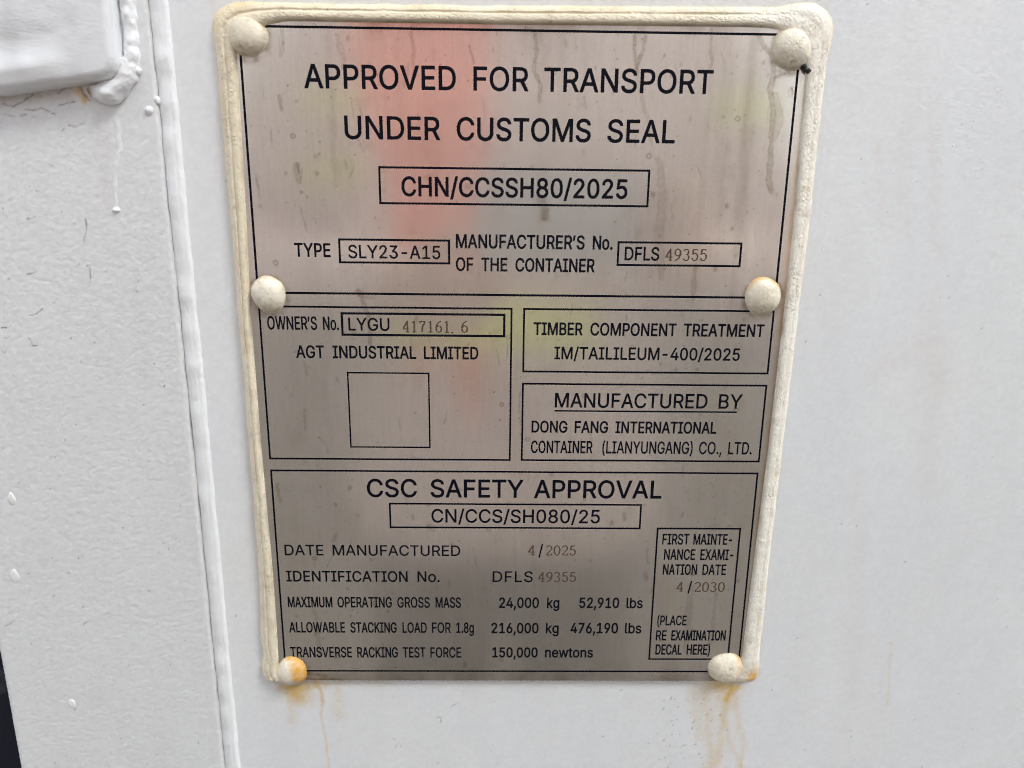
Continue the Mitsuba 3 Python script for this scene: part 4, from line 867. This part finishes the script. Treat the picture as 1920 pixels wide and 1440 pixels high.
put('glossy_drop', drop(-206.9, -49.5, -0.02, 1.8, 2.9, 0.55), 'drop_gloss', smooth=30, label='glossy drop with a pointed top, upper of two near the left edge of the post', category='drop')
put('glossy_drop', drop(-211.0, -84.5, -0.02, 2.2, 3.4, 0.5), 'drop_gloss', smooth=30, label='glossy drop with a pointed top, lower of two near the left edge of the post', category='drop')
put('glossy_drop', drop(-195.3, -147.0, -0.02, 1.7, 2.6, 0.5, 0.1), 'drop_gloss', smooth=30, label='blunt glossy drop low on the white post', category='drop')
put('water_drop', drop(98.2, 111.0, -0.02, 1.1, 1.7, 0.5), 'water', smooth=30, label='water drop at the upper right edge of the steel plate', category='water drop')
put('water_drop', drop(-30.4, -15.6, -0.02, 0.8, 1.3, 0.45, 0.6), 'water', smooth=30, label='water drop right of the empty framed square on the plate', category='water drop')

# ------------------------------------------------------------------ the photographer, mirrored softly in the steel
PERSON = 'person'
tag(PERSON, 'person in grey jacket and orange and lime vest holding up a phone before the plate', 'person')


def limb(chains, size=0.018, it=12):
    M = manifold3d.Manifold()
    for ch in chains:
        S = [manifold3d.Manifold.sphere(r, 24).translate((x, y, z)) for x, y, z, r in ch]
        for p, q in zip(S[:-1], S[1:]):
            M += manifold3d.Manifold.batch_hull([p, q])
    me = M.refine_to_length(size).to_mesh()
    t = trimesh.Trimesh(me.vert_properties[:, :3], me.tri_verts)
    trimesh.smoothing.filter_taubin(t, iterations=it)
    return t


def vest(p, n, uv):
    x, z = p.x, p.z
    wob = 0.01 * (mikit.noise(x * 14.0, z * 14.0) - 0.5)
    orange, lime, grey = mi.Color3f(1.0, 0.255, 0.165), mi.Color3f(0.72, 0.80, 0.12), mi.Color3f(0.68, 0.565, 0.53)
    taper = dr.clip((z + 0.20) / 0.25, 0, 1)
    s1 = dr.abs(x + 0.105 + wob) < (0.034 + 0.05 * dr.clip((z - 0.10) / 0.15, 0, 1)) * dr.minimum(1.0, taper * 1.2)
    s2 = dr.abs(x + 0.043 + wob) < 0.022 * dr.clip((z + 0.22) / 0.12, 0.25, 1)
    s1 = s1 & (z > -0.13)
    band = (s1 | s2) & (z > -0.20) & (p.y < -0.52)
    b = dr.select(band, orange, grey)
    belt = (dr.abs(z + 0.068 + wob) < 0.028) & (x > -0.16) & (x < 0.11) & (p.y < -0.52)
    chest = (dr.abs(x) > 0.17) & (dr.abs(x) < 0.245) & ((dr.abs(z - 0.19) < 0.011) | (dr.abs(z - 0.112) < 0.013)) & (x < 0)
    sleeve = (x > 0.245) & (dr.abs(z - 0.19) < 0.014)
    return dr.select(belt | chest | sleeve, lime, b)


scene['vest_cloth'] = {'type': 'twosided', 'bsdf': {'type': 'diffuse', 'reflectance': mikit.proc(vest)}}
scene['trouser_cloth'] = {'type': 'twosided', 'bsdf': {'type': 'diffuse', 'reflectance': rgb(0.07, 0.059, 0.046)}}
scene['skin'] = {'type': 'twosided', 'bsdf': {'type': 'principled', 'base_color': rgb(0.50, 0.32, 0.24), 'roughness': 0.5}}
scene['hair_cloth'] = {'type': 'twosided', 'bsdf': {'type': 'diffuse', 'reflectance': rgb(0.05, 0.035, 0.025)}}
scene['phone_case'] = {'type': 'twosided', 'bsdf': {'type': 'principled', 'base_color': rgb(0.42, 0.42, 0.43), 'roughness': 0.35}}
Y0 = -0.70
jacket = limb([[(-0.09, Y0, -0.33, 0.125), (0.09, Y0, -0.33, 0.125)], [(-0.09, Y0, -0.33, 0.125), (-0.09, Y0, -0.10, 0.120), (-0.12, Y0, 0.14, 0.125), (-0.17, Y0, 0.24, 0.085)],
               [(0.09, Y0, -0.33, 0.125), (0.09, Y0, -0.10, 0.120), (0.12, Y0, 0.14, 0.125), (0.17, Y0, 0.24, 0.085)], [(-0.09, Y0, -0.10, 0.120), (0.09, Y0, -0.10, 0.120)],
               [(-0.12, Y0, 0.14, 0.125), (0.12, Y0, 0.14, 0.125)], [(-0.17, Y0, 0.24, 0.085), (0.17, Y0, 0.24, 0.085)], [(0, Y0, 0.27, 0.07), (0, Y0 + 0.02, 0.34, 0.062)],
               [(-0.24, Y0, 0.23, 0.085), (-0.35, -0.67, -0.03, 0.072), (-0.12, -0.38, 0.00, 0.038)], [(0.24, Y0, 0.23, 0.085), (0.35, -0.67, -0.03, 0.072), (0.17, -0.385, 0.02, 0.038)],
               [(-0.17, Y0, 0.24, 0.085), (-0.24, Y0, 0.23, 0.085)], [(0.17, Y0, 0.24, 0.085), (0.24, Y0, 0.23, 0.085)]])
put('jacket', jacket, 'vest_cloth', PERSON, smooth=True)
GZ = -1.17
legs = limb([[(-0.08, Y0, -0.36, 0.115), (0.08, Y0, -0.36, 0.115)], [(-0.09, Y0, -0.38, 0.11), (-0.11, Y0 + 0.02, -0.78, 0.068), (-0.12, Y0 - 0.03, GZ + 0.10, 0.048)], [(0.09, Y0, -0.38, 0.11), (0.11, Y0 + 0.02, -0.78, 0.068), (0.12, Y0 - 0.03, GZ + 0.10, 0.048)]])
put('trousers', legs, 'trouser_cloth', PERSON, smooth=True)
for s in (-1, 1):
    put('boot', limb([[(s * 0.12, Y0 - 0.05, GZ + 0.10, 0.05), (s * 0.12, Y0 - 0.05, GZ + 0.042, 0.042), (s * 0.135, Y0 + 0.12, GZ + 0.036, 0.036)]], 0.012, 6), 'trouser_cloth', PERSON, smooth=True)
head = limb([[(0, Y0 + 0.02, 0.32, 0.055), (0, Y0 + 0.04, 0.43, 0.06), (0, Y0 + 0.055, 0.495, 0.082), (0, Y0 + 0.03, 0.52, 0.092)], [(0, Y0 + 0.055, 0.495, 0.082), (0, Y0 + 0.095, 0.425, 0.038)],
             [(0, Y0 + 0.12, 0.485, 0.012), (0, Y0 + 0.148, 0.455, 0.013)], [(-0.085, Y0 + 0.03, 0.49, 0.012), (-0.088, Y0 + 0.03, 0.455, 0.012)], [(0.085, Y0 + 0.03, 0.49, 0.012), (0.088, Y0 + 0.03, 0.455, 0.012)]], 0.008, 8)
put('head', head, 'skin', PERSON, smooth=True)
hair = limb([[(0, Y0 - 0.01, 0.50, 0.088), (0, Y0 + 0.02, 0.545, 0.092), (0, Y0 + 0.07, 0.565, 0.055)]], 0.01, 6)
put('hair', hair, 'hair_cloth', PERSON, smooth=True)


def hand(wrist, palm, fingers, thumb):
    ch = [[(*wrist, 0.026), (*palm[0], 0.021)], [(*palm[0], 0.021), (*palm[1], 0.017)], [(*palm[0], 0.021), (*palm[2], 0.017)], [(*palm[1], 0.017), (*palm[2], 0.017)]]
    for f in fingers:
        ch.append([(*f[0], 0.0095), (*f[1], 0.009), (*f[2], 0.008), (*f[3], 0.0068)])
    ch.append([(*palm[0], 0.016), (*thumb[0], 0.0115), (*thumb[1], 0.0100), (*thumb[2], 0.0085)])
    return limb(ch, 0.004, 6)


PH = np.array([0.048, -0.2835, 0.062])      # the phone's middle; its lens end is at the camera
rw = (0.165, -0.365, 0.025)
rp = [(0.150, -0.335, 0.035), (0.142, -0.315, 0.078), (0.140, -0.315, 0.022)]
rf = [[(0.142, -0.312, zz_), (0.140, -0.285, zz_ + 0.002), (0.127, -0.2685, zz_ + 0.002), (0.127 - ln, -0.2675, zz_)] for zz_, ln in ((0.082, 0.022), (0.063, 0.028), (0.044, 0.025), (0.026, 0.016))]
put('hand', hand(rw, rp, rf, [(0.138, -0.330, 0.055), (0.122, -0.312, 0.072), (0.104, -0.3005, 0.080)]), 'skin', PERSON, smooth=True)
lw = (-0.115, -0.375, 0.002)
lp = [(-0.085, -0.345, 0.006), (-0.055, -0.315, 0.014), (-0.062, -0.322, -0.020)]
lf = [[(-0.055 - 0.004 * k_, -0.312, 0.010 - 0.011 * k_), (-0.035, -0.293, 0.014 - 0.011 * k_), (-0.018, -0.281, 0.020 - 0.009 * k_), (-0.004 - 0.004 * k_, -0.279, 0.0195 - 0.008 * k_)] for k_ in range(4)]
put('hand', hand(lw, lp, lf, [(-0.070, -0.335, 0.030), (-0.048, -0.318, 0.042), (-0.026, -0.302, 0.046)]), 'skin', PERSON, smooth=True)
slab = manifold3d.Manifold.batch_hull([manifold3d.Manifold.cylinder(0.0076, 0.009, 0.009, 32).translate((sx_ * 0.066, sz_ * 0.027, 0)) for sx_ in (-1, 1) for sz_ in (-1, 1)])
me = slab.to_mesh()
pv = me.vert_properties[:, :3]
pm = trimesh.Trimesh(np.stack([pv[:, 0], -pv[:, 2] - 0.0028, pv[:, 1]], 1) + [PH[0], EYE[1], PH[2]], me.tri_verts[:, ::-1])
put('camera_phone', pm, 'phone_case', label='grey phone held level before the plate', category='phone', smooth=30)
